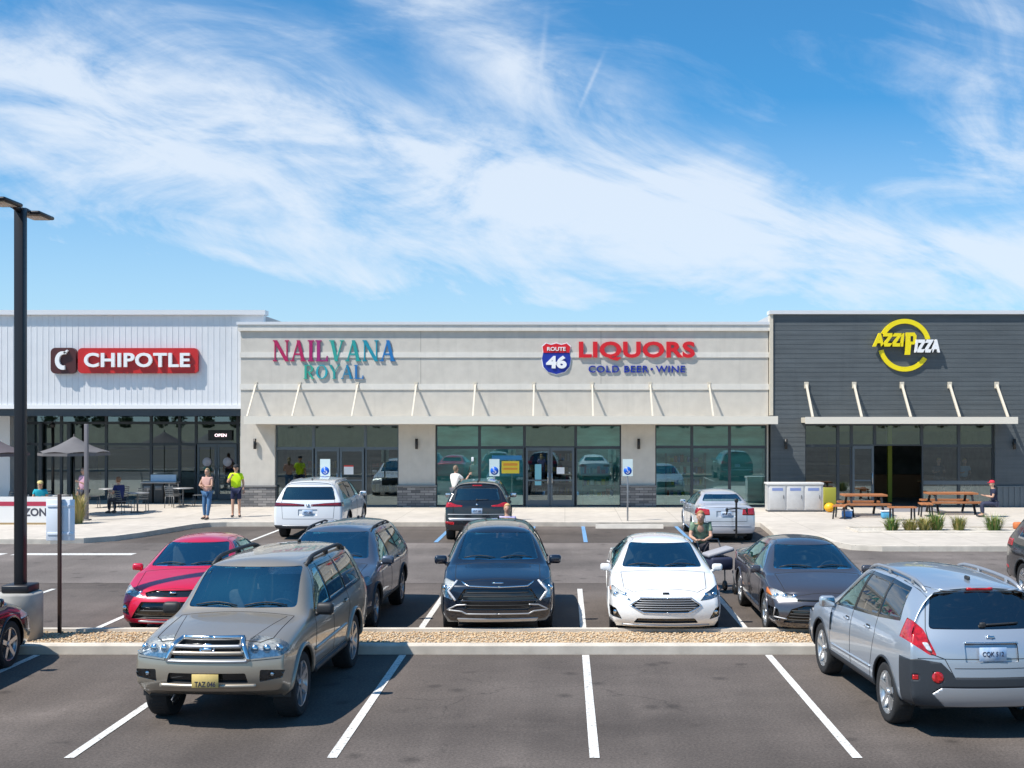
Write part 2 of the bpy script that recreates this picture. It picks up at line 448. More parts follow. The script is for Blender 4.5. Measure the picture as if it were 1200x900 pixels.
        for f in cand:
            if not f.is_valid: continue
            c = f.calc_center_median()
            if all(bx[2*k] <= c[k] <= bx[2*k+1] for k in range(3)) and inpoly((c[ia], c[ib]), poly):
                if only is not None and f[s.lay] not in only: continue
                f[s.lay] = pid; cnt += 1
        return cnt
    def take(s, pid, name, mats, parent, inset=0, rim=None, lift=0, sym=None):
        fs = [f for f in s.bm.faces if f[s.lay] == pid and (sym is None or f.calc_center_median().y*sym > 0)]
        if not fs: return None
        vs = {}; co = []; nf = []; mi = []; sm = []
        for f in fs:
            for v in f.verts:
                if v not in vs: vs[v] = len(co); co.append(v.co - v.normal*(inset-lift))
            nf.append([vs[v] for v in f.verts]); mi.append(0); sm.append(True)
        if inset > .002 or lift:
            fset = set(fs); oc = {}
            for f in fs:
                for l in f.loops:
                    e = l.edge
                    if sum(1 for g in e.link_faces if g in fset) == 1:
                        a, b = l.vert, l.link_loop_next.vert
                        for v in (a, b):
                            if v not in oc: oc[v] = len(co); co.append(v.co.copy() if inset > .002 else v.co - v.normal*.01)
                        nf.append([vs[b], vs[a], oc[a], oc[b]]); mi.append(1 if rim else 0); sm.append(False)
        me = bpy.data.meshes.new(name); me.from_pydata(co, [], nf)
        me.polygons.foreach_set('material_index', mi); me.polygons.foreach_set('use_smooth', sm)
        return link(name, me, [mats, rim] if rim else [mats], parent)

TYRE = dict()
def wheel_parts(r, tw, spokes, rimcol, style):
    """wheel lying on the y axis, outer face towards +y"""
    key = (r, tw, spokes, rimcol, style)
    if key in TYRE: return TYRE[key]
    rr = r*.70
    t = MB(); h = tw/2
    t.lathe([(rr*.93, -h*.8), (rr*1.02, -h*.95), (r*.90, -h), (r*.975, -h*.86), (r, -h*.55), (r, h*.55), (r*.975, h*.86), (r*.93, h*.985), (r*.86, h*1.0), (rr*1.02, h*.93), (rr*.98, h*.8)], 40, 'y')
    for k in range(44):   # tread blocks
        a = 2*pi*k/44
        t.bar((cos(a)*r*.995, -h*.5, sin(a)*r*.995), (cos(a+.05)*r*.995, h*.5, sin(a+.05)*r*.995), r*.055, r*.02, up=(cos(a), 0, sin(a)))
    m = MB()
    m.lathe([(rr*.98, -h*.75), (rr*.90, -h*.6), (rr*.88, h*.2), (rr*.93, h*.66), (rr*1.0, h*.80), (rr*1.03, h*.84), (rr*1.0, h*.90), (rr*.95, h*.86), (rr*.93, h*.70)], 40, 'y')
    d = MB()
    d.lathe([(.001, h*.0), (rr*.62, h*.0), (rr*.62, -h*.1), (rr*.86, -h*.15)], 24, 'y')   # brake disc
    y = h*.70
    for k in range(spokes):
        a = 2*pi*k/spokes + pi/2
        for da in ((-.13, .13) if style == 'split' else (0,)):
            A = (cos(a+da*.3)*rr*.16, y-.012, sin(a+da*.3)*rr*.16); B = (cos(a+da)*rr*.95, y+.01, sin(a+da)*rr*.95)
            m.bar(A, B, r*(.085 if style == 'split' else (.19 if style == 'fat' else .13)), .035, up=(0, 1, 0))
    m.lathe([(.001, y+.022), (rr*.15, y+.02), (rr*.20, y), (rr*.22, y-.04)], 20, 'y')
    for k in range(5):
        a = 2*pi*(k+.5)/5
        m.lathe([(.001, .012), (.011, .010), (.012, 0)], 8, 'y', (cos(a)*rr*.14*1.6, y, sin(a)*rr*.14*1.6))
    rub = mat('tyre_rubber', (.018, .018, .019), .85, noise=.15, nscale=30)
    rimm = mat('rim_%s' % str(rimcol), rimcol, .3, .85)
    disc = mat('brake_disc', (.16, .155, .15), .5, .8)
    a = t.mesh('wheel'); a.materials.append(rub); b = m.mesh('rim'); b.materials.append(rimm); c = d.mesh('brake_disc'); c.materials.append(disc)
    for me in (a, b, c):
        try: me.set_sharp_from_angle(angle=R(40))
        except Exception: pass
    TYRE[key] = (a, b, c); return TYRE[key]

GLASS = {}
def car(name, label, loc, head, S, group='cars in the parking lot', level=2, cat='car'):
    """S: the car's design, see the designs below. Local x forward, y to its left, origin on the ground amid the axles"""
    T = thing(name, label, cat, (loc[0], loc[1], 0), R(head), group)
    L, W, H = S['L'], S['W'], S['H']; wb = S['wheelbase']; xf = wb/2+S['fo']; xr = xf-L; hw = W/2; r = S.get('r', .34)
    S['xf'] = xf; S['xr'] = xr
    sh = Shell(S, level); S['sh'] = sh
    paint = mat('paint_'+S['paintname'], S['paint'], S.get('rough', .32), S.get('metal', .35), 1.0, noise=.0)
    black = mat('car_black_plastic', (.022, .023, .025), .55, noise=.1, nscale=60); gloss = mat('car_gloss_black', (.010, .011, .012), .12, coat=.6)
    chrome = mat('car_chrome', (.75, .76, .78), .12, 1.0); rubber = mat('seal_rubber', (.012, .012, .013), .7)
    clad = mat('clad_'+S['paintname'], S['clad'], .55, noise=.06, nscale=50) if 'clad' in S else paint
    gl = glassmat('car_glass_front', (.74, .88, .88), .25, 1.5, (.60, .94, 1)); gd = glassmat('car_glass_tinted', (.18, .21, .22), .13)
    red = mat('tail_lamp_red', (.42, .008, .010), .18, coat=1, noise=.35, nscale=26); white = mat('lamp_white', (.72, .72, .74), .15, .25, 1, noise=.2, nscale=30)
    amber = mat('lamp_amber', (.75, .20, .02), .2, coat=1); silver = mat('lamp_reflector', (.74, .73, .71), .30, .55, noise=.22, nscale=34)
    MM = dict(paint=paint, black=black, gloss=gloss, chrome=chrome, clad=clad, red=red, white=white, amber=amber, silver=silver, glass=gl, tint=gd, rubber=rubber,
              skid=mat('skid_silver', (.42, .43, .45), .38, .6), dred=mat('tail_lamp_dark_red', (.10, .006, .01), .15, coat=1), headliner=mat('cab_grey', (.09, .088, .085), .9))
    lens = glassmat('lamp_lens', (.86, .9, .93), .03)
    # ---- panels
    pid = [10]; take = []
    def cut(axis, poly, box=None, **k):
        pid[0] += 1
        sh.cut(axis, poly, pid[0], box); take.append((pid[0], k)); return pid[0]
    z0 = -9
    wa = S.get('arch', r+.055)
    # doors
    for d in S['doors']:
        cut('y', d, (-9, 9, .3, 9, -9, 9), name='door', mat=paint); cut('y', d, (-9, 9, -9, -.3, -9, 9), name='door', mat=paint)
    hood = S['hood']; cut('z', hood, (-9, 9, -9, 9, .5, 9), name='hood', mat=paint)
    if S.get('clad_z'):   # dark or silver lower band
        for ax, poly, bx, mm in S['clad_z']: cut(ax, poly, bx, name='lower_cladding', mat=MM[mm], lift=.006)
    if S.get('gate'): cut('x', S['gate'], (-9, S['gate_x'], -9, 9, -9, 9), name=('tailgate' if not S.get('sedan') else 'trunk_lid'), mat=paint)
    for k in S['cuts']:   # named patches on front and rear
        sides = (1, -1) if k.get('mirror') else (1,)
        for sd in sides:
            poly = [(a*sd, b) for a, b in k['poly']]
            bx = list(k.get('box') or ((.3, 9, -9, 9, -9, 9) if k['on'] == 'f' else (-9, -.3, -9, 9, -9, 9)))
            cut('x', roundp(poly, k.get('round', .02)) if k.get('round', .02) else poly, bx, name=k['name'], mat=MM[k['mat']], inset=k.get('inset', 0), lift=k.get('lift', 0), rim=(silver if k.get('lamp') and k['name'] == 'headlight' else black) if k.get('inset', 0) > .002 else None, lamp=k.get('lamp'))
    # glass
    ws = S['windshield']; cut('x', roundp(ws, .05), (S['ws_x'][0], S['ws_x'][1], -9, 9, -9, 9), name='windshield', mat=gl, inset=.006, rim=rubber)
    rw = S['rear_glass']; cut('x', roundp(rw, .05), (S['rw_x'][0], S['rw_x'][1], -9, 9, -9, 9), name='rear_window', mat=MM[S.get('rwmat', 'tint')], inset=.006, rim=rubber)
    dlo = S['dlo']
    for sd in (1, -1):
        b = (-9, 9, .25, 9, -9, 9) if sd > 0 else (-9, 9, -9, -.25, -9, 9)
        cut('y', roundp(shrink(dlo, -.018), .03), b, name='window_frame', mat=MM[S.get('dlotrim', 'gloss')], inset=.001)
        for wi, w in enumerate(S['sidewin']):
            cut('y', roundp(w, .025), b, name='side_window', mat=gl if (wi == 0 or S.get('lightglass')) else gd, inset=.006, rim=rubber)
    # wheel arches
    for ax in (wb/2, -wb/2):
        circ = [(ax+cos(2*pi*i/28)*wa, r+sin(2*pi*i/28)*wa) for i in range(28)]
        for sd in (1, -1):
            b = (-9, 9, .45, 9, -9, 9) if sd > 0 else (-9, 9, -9, -.45, -9, 9)
            sh.cut('y', circ, 1, b)
    sh.bm.normal_update()
    for p, k in take:      # slivers cut off a door by the wheel arch stay with the body
        if k['name'] != 'door': continue
        left = {f for f in sh.bm.faces if f[sh.lay] == p}; isl_ = []
        while left:
            st = [left.pop()]; g_ = []
            while st:
                f = st.pop(); g_.append(f)
                for e in f.edges:
                    for h_ in e.link_faces:
                        if h_ in left: left.discard(h_); st.append(h_)
            isl_.append(g_)
        isl_.sort(key=len)
        for g_ in isl_[:-1]:
            for f in g_: f[sh.lay] = 0
    body = sh.take(0, 'body', paint, T)
    for p, k in take:
        o = sh.take(p, k['name'], k['mat'], T, inset=k.get('inset', 0), rim=k.get('rim'), lift=k.get('lift', 0))
        if o and k.get('lamp'):
            ln = sh.take(p, 'lens', lens, o, inset=.003)
            c = sum((v.co for v in ln.data.vertices), Vector())/len(ln.data.vertices)
            sg = 1 if c.x > 0 else -1; bb = MB(); n = k['lamp']
            ys = [v.co.y for v in ln.data.vertices]; w_ = (max(ys)-min(ys)); zs = [v.co.z for v in ln.data.vertices]; h_ = max(zs)-min(zs)
            for i in range(n):
                yy = min(ys)+w_*(i+.5)/n*.9+w_*.05; hh, nn = sh.hit('f' if sg > 0 else 'r', yy, c.z)
                if hh is not None: bb.ball(hh-nn*.03, min(h_*.30, .05), 12, 0, (.6, 1, 1))
            if bb.v: bb.build('bulb', MM['chrome'] if sg > 0 else MM['red'], o)
    # arch liners and lips
    for ax in (wb/2, -wb/2):
        for sd in (1, -1):
            pts = []; lip = MB(); well = MB()
            for i in range(0, 25):
                a = -R(22)+R(224)*i/24; px, pz = ax+cos(a)*(wa+.004), r+sin(a)*(wa+.004)
                h, nn = sh.hit('L' if sd > 0 else 'R', px, pz)
                if h is not None and abs(h.y) > hw*.72: pts.append(h)
            if len(pts) > 3: lip.tube(pts, S.get('lip', .016), 6)
            ww = hw*.95
            a0 = [(wa*1.0, ww*sd), (wa*1.0, (ww-.34)*sd), (.01, (ww-.34)*sd)]
            well.add([(ax+cos(R(-8+196*i/16))*q_[0], q_[1], r+sin(R(-8+196*i/16))*q_[0]) for i in range(17) for q_ in a0], [(3*i+j, 3*i+j+1, 3*i+j+4, 3*i+j+3) for i in range(16) for j in range(2)], 0, True)
            if lip.v: lip.build('wheel_arch', clad if 'clad' in S else paint, T)
            well.build('wheel_well', black, T)
    under = MB().box(xr+.45, xf-.45, -hw*.72, hw*.72, tab(S['zlow'], 0)-.03, tab(S['zlow'], 0)+.08); under.build('underbody', black, T)
    # wheels
    a, b, c = wheel_parts(r, S.get('tw', .225), S.get('spokes', 5), S.get('rimcol', (.55, .56, .58)), S.get('wstyle', 'plain'))
    for ax in (wb/2, -wb/2):
        for sd in (1, -1):
            w = link('wheel', a, None, T); w.location = (ax, sd*(hw-S.get('tw', .225)/2-.025), r-.004)
            if sd < 0: w.rotation_euler = (0, 0, pi)
            link('rim', b, None, w); link('brake_disc', c, None, w)
    # seams between the panels
    sm = MB(); rr = S.get('seam', .0045)
    for d in S['doors']:
        for ax in ('L', 'R'):
            lo = [p for p in d]; P = sh.line(ax, lo, .05, -.001, True)
            sm.tube(P, rr, 5, closed=True)
    hp = [p for p in hood]
    sm.tube(sh.line('t', hp, .05, -.001, True), rr*1.2, 5, closed=True)
    if S.get('gate'): sm.tube(sh.line('r', S['gate'], .04, -.001, True), rr*1.2, 5, closed=True)
    for ax, pts in S.get('lines', []): sm.tube(sh.line(ax, pts, .04, -.001), rr, 5)
    sm.build('panel_seams', rubber, T)
    # trims
    for nm, ax, pts, rad, mm in S.get('trims', []):
        tr = MB()
        for A in (('L', 'R') if ax == 'S' else (ax,)):
            P = sh.line(A, pts, .03, rad*.2)
            if len(P) > 1: tr.tube(P, rad, 6)
            if ax == 'S' and tr.v: tr.build(nm, MM[mm], T); tr = MB()
        if ax in 'fr' and S.get('mirror_trims', True) and any(p[0] > .02 for p in pts) and not any(p[0] < 0 for p in pts):
            if pts[0][0] > .02 and tr.v: tr.build(nm, MM[mm], T); tr = MB()
            P = sh.line(ax, [(-a_, b_) for a_, b_ in pts], .03, rad*.2)
            if len(P) > 1: tr.tube(P, rad, 6)
        if tr.v: tr.build(nm, MM[mm], T)
    # handles
    for hx, hz in S['handles']:
        for ax, sd in (('L', 1), ('R', -1)):
            h, nn = sh.hit(ax, hx, hz)
            if h is not None:
                MB().rbox(h+Vector((0, sd*.018, 0)), (.17, .028, .032), .013).rbox(h+Vector((.07, sd*.008, 0)), (.02, .03, .03), .008).build('door_handle', MM[S.get('handlemat', 'paint')], T)
                MB().rbox(h+Vector((0, sd*.001, .002)), (.12, .012, .05), .005).build('handle_recess', rubber, T)
    # mirrors
    mx, mz = S['mirror']
    for ax, sd in (('L', 1), ('R', -1)):
        h, nn = sh.hit(ax, mx, mz-.03)
        hy = abs(h.y) if h is not None else hw*.85
        ms = S.get('mscale', 1 if H > 1.6 else .82); q = MB(); q.rbox((mx, sd*(hy+.115*ms), mz+.03), (.12, .215*ms, .15*ms), .048*ms, 3)
        q.tube([(mx+.02, sd*(hy-.03), mz-.05), (mx+.01, sd*(hy+.07), mz-.01)], [.03, .022], 8)
        mo = q.build('wing_mirror', MM[S.get('mirrormat', 'paint')], T)
        MB().rbox((mx-.061, sd*(hy+.12*ms), mz+.033), (.005, .17*ms, .11*ms), .02, 2).build('mirror_glass', chrome, mo)
    # plates
    for pl in S.get('plates', []):
        ax, z, mm = pl['on'], pl['z'], pl['mat']
        h, nn = sh.hit(ax, 0, z); sg = 1 if ax == 'f' else -1
        if h is None: continue
        q = MB().rbox((h.x+sg*(.018+pl.get('out', 0)), 0, z), (.008, .305, .153), .003, 1)
        po = q.build('license_plate', mm, T)
        me = text_mesh(pl['text'], .24, .062, .002, offset=.01); me.materials.append(pl['ink'])
        to = bpy.data.objects.new('plate_writing', me); COL.objects.link(to); to.parent = po
        to.location = (h.x+sg*(.024+pl.get('out', 0)), 0, z+pl.get('dz', 0)); to.rotation_euler = (0, 0, R(90) if sg > 0 else R(-90))
        if pl.get('mark'):
            q = MB().prism(pl['mark'], -.001, .001); mo = q.build('plate_emblem', pl['ink'], po); mo.location = (h.x+sg*.025, 0, z+.03); mo.rotation_euler = to.rotation_euler
    # wipers
    wp = MB()
    cz = ws[0][1]
    for y0, y1 in (((hw*.05, hw*.62)), ((-hw*.62, -hw*.05))):
        pts = [sh.hit('f', lerp(y0, y1, t), cz+.015+.035*sin(t*pi)) for t in (0, .25, .5, .75, 1)]
        pts = [h+n_*.012 for h, n_ in pts if h is not None]
        if len(pts) > 2: wp.tube(pts, .009, 5)
    wp.build('wiper', black, T)
    if S.get('rear_wiper'):
        (a0, b0), (a1, b1) = S['rear_wiper']; P = sh.line('r', [(a0, b0), (a1, b1)], .06, .012)
        h, nn = sh.hit('r', a0, b0); MB().tube(P, .012, 6).rbox(h+nn*.01, (.04, .07, .06), .015).build('rear_wiper', black, T)
    # roof rails
    if S.get('rails'):
        x0, x1, y, hh, th, mm = S['rails']
        for sd in (1, -1):
            q = MB(); pts = []
            for i in range(13):
                t = i/12; x = lerp(x0, x1, t); h, _ = sh.hit('t', x, sd*y)
                e = min(1, sin(pi*t)*2.6); pts.append((x, sd*y, h.z+hh*e-.004))
            q.tube(pts, th, 8)
            for t in S.get('rail_feet', (0.33, .67)):
                x = lerp(x0, x1, t); h, _ = sh.hit('t', x, sd*y); q.rbox((x, sd*y, h.z+hh/2), (.06, th*2.2, hh), .01)
            q.build('roof_rail', MM[mm], T)
            if S.get('crossbars') and sd > 0:
                q = MB()
                for t in (.25, .75):
                    x = lerp(x0, x1, t); h, _ = sh.hit('t', x, y); q.bar((x, -y, h.z+hh), (x, y, h.z+hh), .05, .02)
                q.build('cross_bar', black, T)
    if S.get('antenna'):
        x = S['antenna']; h, _ = sh.hit('t', x, 0)
        MB().rbox((x, 0, h.z+.02), (.12, .035, .05), .016).build('antenna', black, T)
    # cabin
    cab = mat('cabin_dark', (.035, .034, .034), .9); seatm = mat('seat_'+S.get('seatname', 'charcoal'), S.get('seat', (.06, .058, .055)), .8, noise=.2, nscale=20)
    bz = tab(S['zbelt'], 0)-.12; xc = S['ws_x'][1]-.02; iw = hw*.86
    q = MB(); q.box(xr+.35, xc-.05, -iw, iw, .33, .36)
    for sd in (1, -1): q.box(xr+.45, xc-.1, sd*iw, sd*(iw-.04), .36, bz)
    q.build('cabin_floor', cab, T)
    MB().rbox((xc-.28, 0, bz-.02), (.55, iw*2-.06, .18), .06, 3).build('dashboard', cab, T)
    for sd in (1, -1):
        q = MB(); sx = xc-1.25
        q.rbox((sx+.12, sd*.37, .62), (.5, .48, .16), .06, 3); q.rbox((sx-.18, sd*.37, .93), (.16, .48, .62), .07, 3, Matrix.Rotation(R(-14), 3, 'Y').to_quaternion())
        q.build('front_seat', seatm, T); MB().rbox((sx-.27, sd*.37, 1.30 if H > 1.6 else 1.18), (.10, .26, .18), .05, 3).build('headrest', seatm, T)
    q = MB(); sx = xc-2.15; q.rbox((sx+.1, 0, .6), (.5, 1.2, .16), .06, 3); q.rbox((sx-.2, 0, .9), (.16, 1.2, .58), .07, 3)
    for sd in (1, -1): q.rbox((sx-.22, sd*.36, 1.24 if H > 1.6 else 1.12), (.09, .24, .14), .04, 2)
    q.build('rear_seat', seatm, T)
    q = MB(); ring = [(xc-.62+.06*sin(a), .37+.18*cos(a), bz+.08+.17*sin(a)) for a in [2*pi*i/16 for i in range(16)]]
    q.tube(ring, .016, 6, closed=True).tube([(xc-.62, .37, bz+.08), (xc-.4, .37, bz)], .04, 8); q.bar((xc-.62, .2, bz+.08), (xc-.62, .54, bz+.08), .03, .04); q.build('steering_wheel', cab, T)
    h, nn = sh.hit('f', 0, tab(S['zt'], S['ws_x'][0]+.12)-.03)
    if h is not None: MB().rbox((h.x-.10, 0, h.z-.04), (.03, .24, .07), .015).build('rear_view_mirror', cab, T)
    sh.bm.free()
    return T, sh

# ------------------------------------------------ design tables
def suv(L, W, H, wb, fo, hf, hr, xc, xh, wroof, bf, br, nose, tail, **k):
    xf = wb/2+fo; xr = xf-L; hw = W/2
    b1, c1, d1 = k['pillars']; zr = H-.155; rake = k.get('rake', .0)
    S = dict(L=L, W=W, H=H, wheelbase=wb, fo=fo, nose=nose, tail=tail, pcf=k.get('pcf', .16), pcr=k.get('pcr', .10))
    S['xs'] = [xf, xf-.14, xf-.38, xf-.72, lerp(xf-.72, xc, .5), xc+.10, xc-.03, lerp(xc, xh, .5), xh+.04, xh-.22, xh-.7, lerp(xh-.7, xr+1.1, .5), xr+1.1, xr+.62, xr+.30, xr+.12, xr]
    ml = tail[6]
    S['zt'] = [(xf, hf-.07), (xf-.14, hf-.03), (xf-.38, hf+.01), (xf-.8, lerp(hf, hr, .5)+.02), (xc+.1, hr), (xc-.03, hr+.03), (xh+.04, H-.055), (xh-.22, H-.02), (xh-.8, H), (xr+1.1, H-.01-rake*.4), (xr+.3, H-.045-rake), (xr, H-.08-rake)]
    S['zbelt'] = [(xf, hf-.17), (xf-.38, hf-.10), (xc+.1, bf), (xc-.5, bf+.005), (xr+.3, br), (xr, br)]
    S['wt'] = [(xf, hw*.74), (xf-.4, hw*.80), (xc+.1, hw*.80), (xc-.03, hw*.79), (xh, wroof), (xr+.8, wroof), (xr, wroof-.05)]
    S['wb'] = [(xf, hw*.93), (xf-.4, hw*.95), (xc, hw*.945), (0, hw*.95), (xr+.4, hw*.93), (xr, hw*.90)]
    S['w'] = [(xf, hw*.93), (xf-.4, hw*.99), (xc, hw*1.0), (0, hw), (xr+.5, hw), (xr, hw*.95)]
    S['zlow'] = [(xf, k.get('zlf', .30)), (xf-.6, .26), (wb/2-.5, k.get('sill', .27)), (-wb/2+.5, k.get('sill', .27)), (xr+.5, .32), (xr, k.get('zlr', .36))]
    S['crown'] = [(xf, .035), (xc+.1, .05), (xh, .07), (xr+.5, .06), (xr, .05)]
    S['bulge'] = [(xf, .0), (xc, .0), (xh, .035), (xr+.5, .035), (xr, .02)]
    db = k.get('sill', .27)+.10; zb = tab(S['zbelt'], 0)
    ap = xc-.33; sl = (xh+.02-ap)/(H-.06-hr)   # lower front corner of the side glass
    f0 = (ap, bf+.03); f1 = (xh-.20, zr)
    S['dlo'] = [f0, f1, (lerp(f1[0], d1, .5), zr+.012), (d1+k.get('dtop', .22), zr-rake*.5), (d1, br+.045+k.get('kick', 0)), (c1, lerp(bf, br, .8)+.035)]
    zt1 = zr-.02
    def bl(x): return tab([(f0[0], f0[1]), (c1, lerp(bf, br, .8)+.035), (d1, br+.045+k.get('kick', 0))], x)+.018
    g = .028
    S['sidewin'] = [[(f0[0]-.04, bl(f0[0])), (f1[0]-.02, zt1), (b1+g, zt1+.008), (b1+g, bl(b1))],
                    [(b1-g, bl(b1)), (b1-g, zt1+.008), (c1+g+.10, zt1), (c1+g, bl(c1))],
                    [(c1-g, bl(c1)), (c1-g+.10, zt1), (d1+k.get('dtop', .22)-.03, zt1-rake*.5), (d1+.03, bl(d1))]]
    fb = wb/2-k.get('arch', .40)-.07
    S['doors'] = [[(b1, db), (fb, db), (fb+.02, .62), (ap+.07, bf-.02), (ap+.02, bf+.02), (xh-.19, zr+.055), (b1, zr+.065)],
                  [(b1-.004, db), (b1-.004, zr+.065), (c1+.12, zr+.06), (c1-.02, br+.0), (c1-.05, .95), (-wb/2+k.get('arch', .40)+.10, .58), (-wb/2+k.get('arch', .40)+.16, db)]]
    S['hood'] = [(xf-.20, -hw*.62), (xf-.34, -hw*.74), (xc+.06, -hw*.76), (xc+.06, hw*.76), (xf-.34, hw*.74), (xf-.20, hw*.62)]
    S['windshield'] = [(-hw*.745, hr+.045), (hw*.745, hr+.045), (wroof*.95, H-.115), (-wroof*.95, H-.115)]
    S['ws_x'] = (xh-.25, xc+.02)
    S['mirror'] = (ap-.02, bf+.03); S['handles'] = [(b1+.14, bf-.10), (c1+.16, lerp(bf, br, .7)-.10)]
    S['antenna'] = xr+.75
    S['cuts'] = []; S['arch'] = k.get('arch', .40)
    return S
def sedan(L, W, H, wb, fo, hf, hr, xc, xh, wroof, bf, br, xrf, xdk, deck, nose, tail, **k):
    xf = wb/2+fo; xr = xf-L; hw = W/2; zr = H-.135; b1, d1 = k['pillars']
    S = dict(L=L, W=W, H=H, wheelbase=wb, fo=fo, nose=nose, tail=tail, pcf=k.get('pcf', .20), pcr=k.get('pcr', .16), sedan=True)
    S['xs'] = [xf, xf-.14, xf-.38, xf-.72, lerp(xf-.72, xc, .5), xc+.10, xc-.03, lerp(xc, xh, .5), xh+.04, xh-.25, lerp(xh, xrf, .5), xrf+.25, xrf, lerp(xrf, xdk, .5), xdk+.05, xdk-.10, xr+.32, xr+.14, xr]
    S['zt'] = [(xf, hf-.08), (xf-.14, hf-.04), (xf-.38, hf+.01), (xf-.8, lerp(hf, hr, .55)+.01), (xc+.1, hr), (xc-.03, hr+.03), (xh+.04, H-.05), (xh-.25, H-.012), (lerp(xh, xrf, .5), H), (xrf+.25, H-.03), (xrf, H-.07), (xdk+.05, deck+.02), (xdk-.1, deck), (xr+.14, deck-.005), (xr, deck-.04)]
    S['zbelt'] = [(xf, hf-.17), (xf-.38, hf-.09), (xc+.1, bf), (xc-.5, bf+.005), (xrf, br), (xdk, min(br, deck-.05)), (xr, deck-.10)]
    S['wt'] = [(xf, hw*.70), (xf-.4, hw*.80), (xc+.1, hw*.79), (xc-.03, hw*.78), (xh, wroof), (xrf, wroof-.02), (xdk, hw*.72), (xr, hw*.72)]
    S['wb'] = [(xf, hw*.90), (xf-.4, hw*.94), (xc, hw*.94), (0, hw*.95), (xr+.6, hw*.93), (xr, hw*.90)]
    S['w'] = [(xf, hw*.92), (xf-.4, hw*.985), (xc, hw), (0, hw), (xr+.6, hw*.99), (xr, hw*.93)]
    S['zlow'] = [(xf, .20), (xf-.6, .20), (0, .19), (xr+.5, .24), (xr, .27)]
    S['crown'] = [(xf, .035), (xc+.1, .05), (xh, .065), (xrf, .06), (xdk, .03), (xr, .03)]
    S['bulge'] = [(xf, 0), (xc, 0), (xh, .03), (xrf, .03), (xdk, 0), (xr, 0)]
    db = .27; ap = xc-.33
    f0 = (ap, bf+.025); f1 = (xh-.18, zr)
    S['dlo'] = [f0, f1, (lerp(xh, xrf, .55), zr+.03), (xrf+.10, zr-.05), (d1, br+.05)]
    c1 = k.get('c1', -.95)
    S['sidewin'] = [[(f0[0]-.04, f0[1]+.015), (f1[0]-.02, zr-.02), (b1+.028, zr+.005), (b1+.028, lerp(bf, br, .5)+.04)],
                    [(b1-.028, lerp(bf, br, .5)+.04), (b1-.028, zr+.005), (c1+.12, zr-.015), (c1+.02, br+.055)],
                    [(c1-.02, br+.055), (c1+.085, zr-.02), (xrf+.10, zr-.07), (d1+.05, br+.06)]]
    fb = wb/2-k.get('arch', .385)-.07
    S['doors'] = [[(b1, db), (fb, db), (fb+.02, .55), (ap+.07, bf-.02), (ap+.02, bf+.02), (xh-.17, zr+.055), (b1, zr+.075)],
                  [(b1-.004, db), (b1-.004, zr+.075), (c1+.10, zr+.05), (c1-.02, br+.0), (c1-.05, .85), (-wb/2+.47, .52), (-wb/2+.53, db)]]
    S['hood'] = [(xf-.22, -hw*.56), (xf-.36, -hw*.72), (xc+.06, -hw*.76), (xc+.06, hw*.76), (xf-.36, hw*.72), (xf-.22, hw*.56)]
    S['windshield'] = [(-hw*.74, hr+.04), (hw*.74, hr+.04), (wroof*.95, H-.10), (-wroof*.95, H-.10)]; S['ws_x'] = (xh-.25, xc+.02)
    S['rear_glass'] = [(-hw*.66, deck+.045), (hw*.66, deck+.045), (wroof*.88, H-.13), (-wroof*.88, H-.13)]; S['rw_x'] = (xdk-.05, xrf+.12)
    S['mirror'] = (ap-.02, bf+.02); S['handles'] = [(b1+.14, bf-.09), (c1+.22, br-.09)]
    S['cuts'] = []; S['arch'] = k.get('arch', .385); S['r'] = k.get('r', .335)
    return S
# ------------------------------------------------ the cars seen in the photograph
def P2(*a): return [tuple(p) for p in a]
plate_y = mat('plate_yellow', (.62, .46, .16), .5, noise=.06, nscale=20); plate_w = mat('plate_white', (.62, .66, .72), .5, noise=.1, nscale=9, col2=(.25, .42, .66))
ink_d = mat('plate_ink', (.03, .03, .06), .5)
SHIELD2 = [(-.022, .02), (-.022, -.005), (0, -.024), (.022, -.005), (.022, .02), (.008, .024), (0, .018), (-.008, .024)]

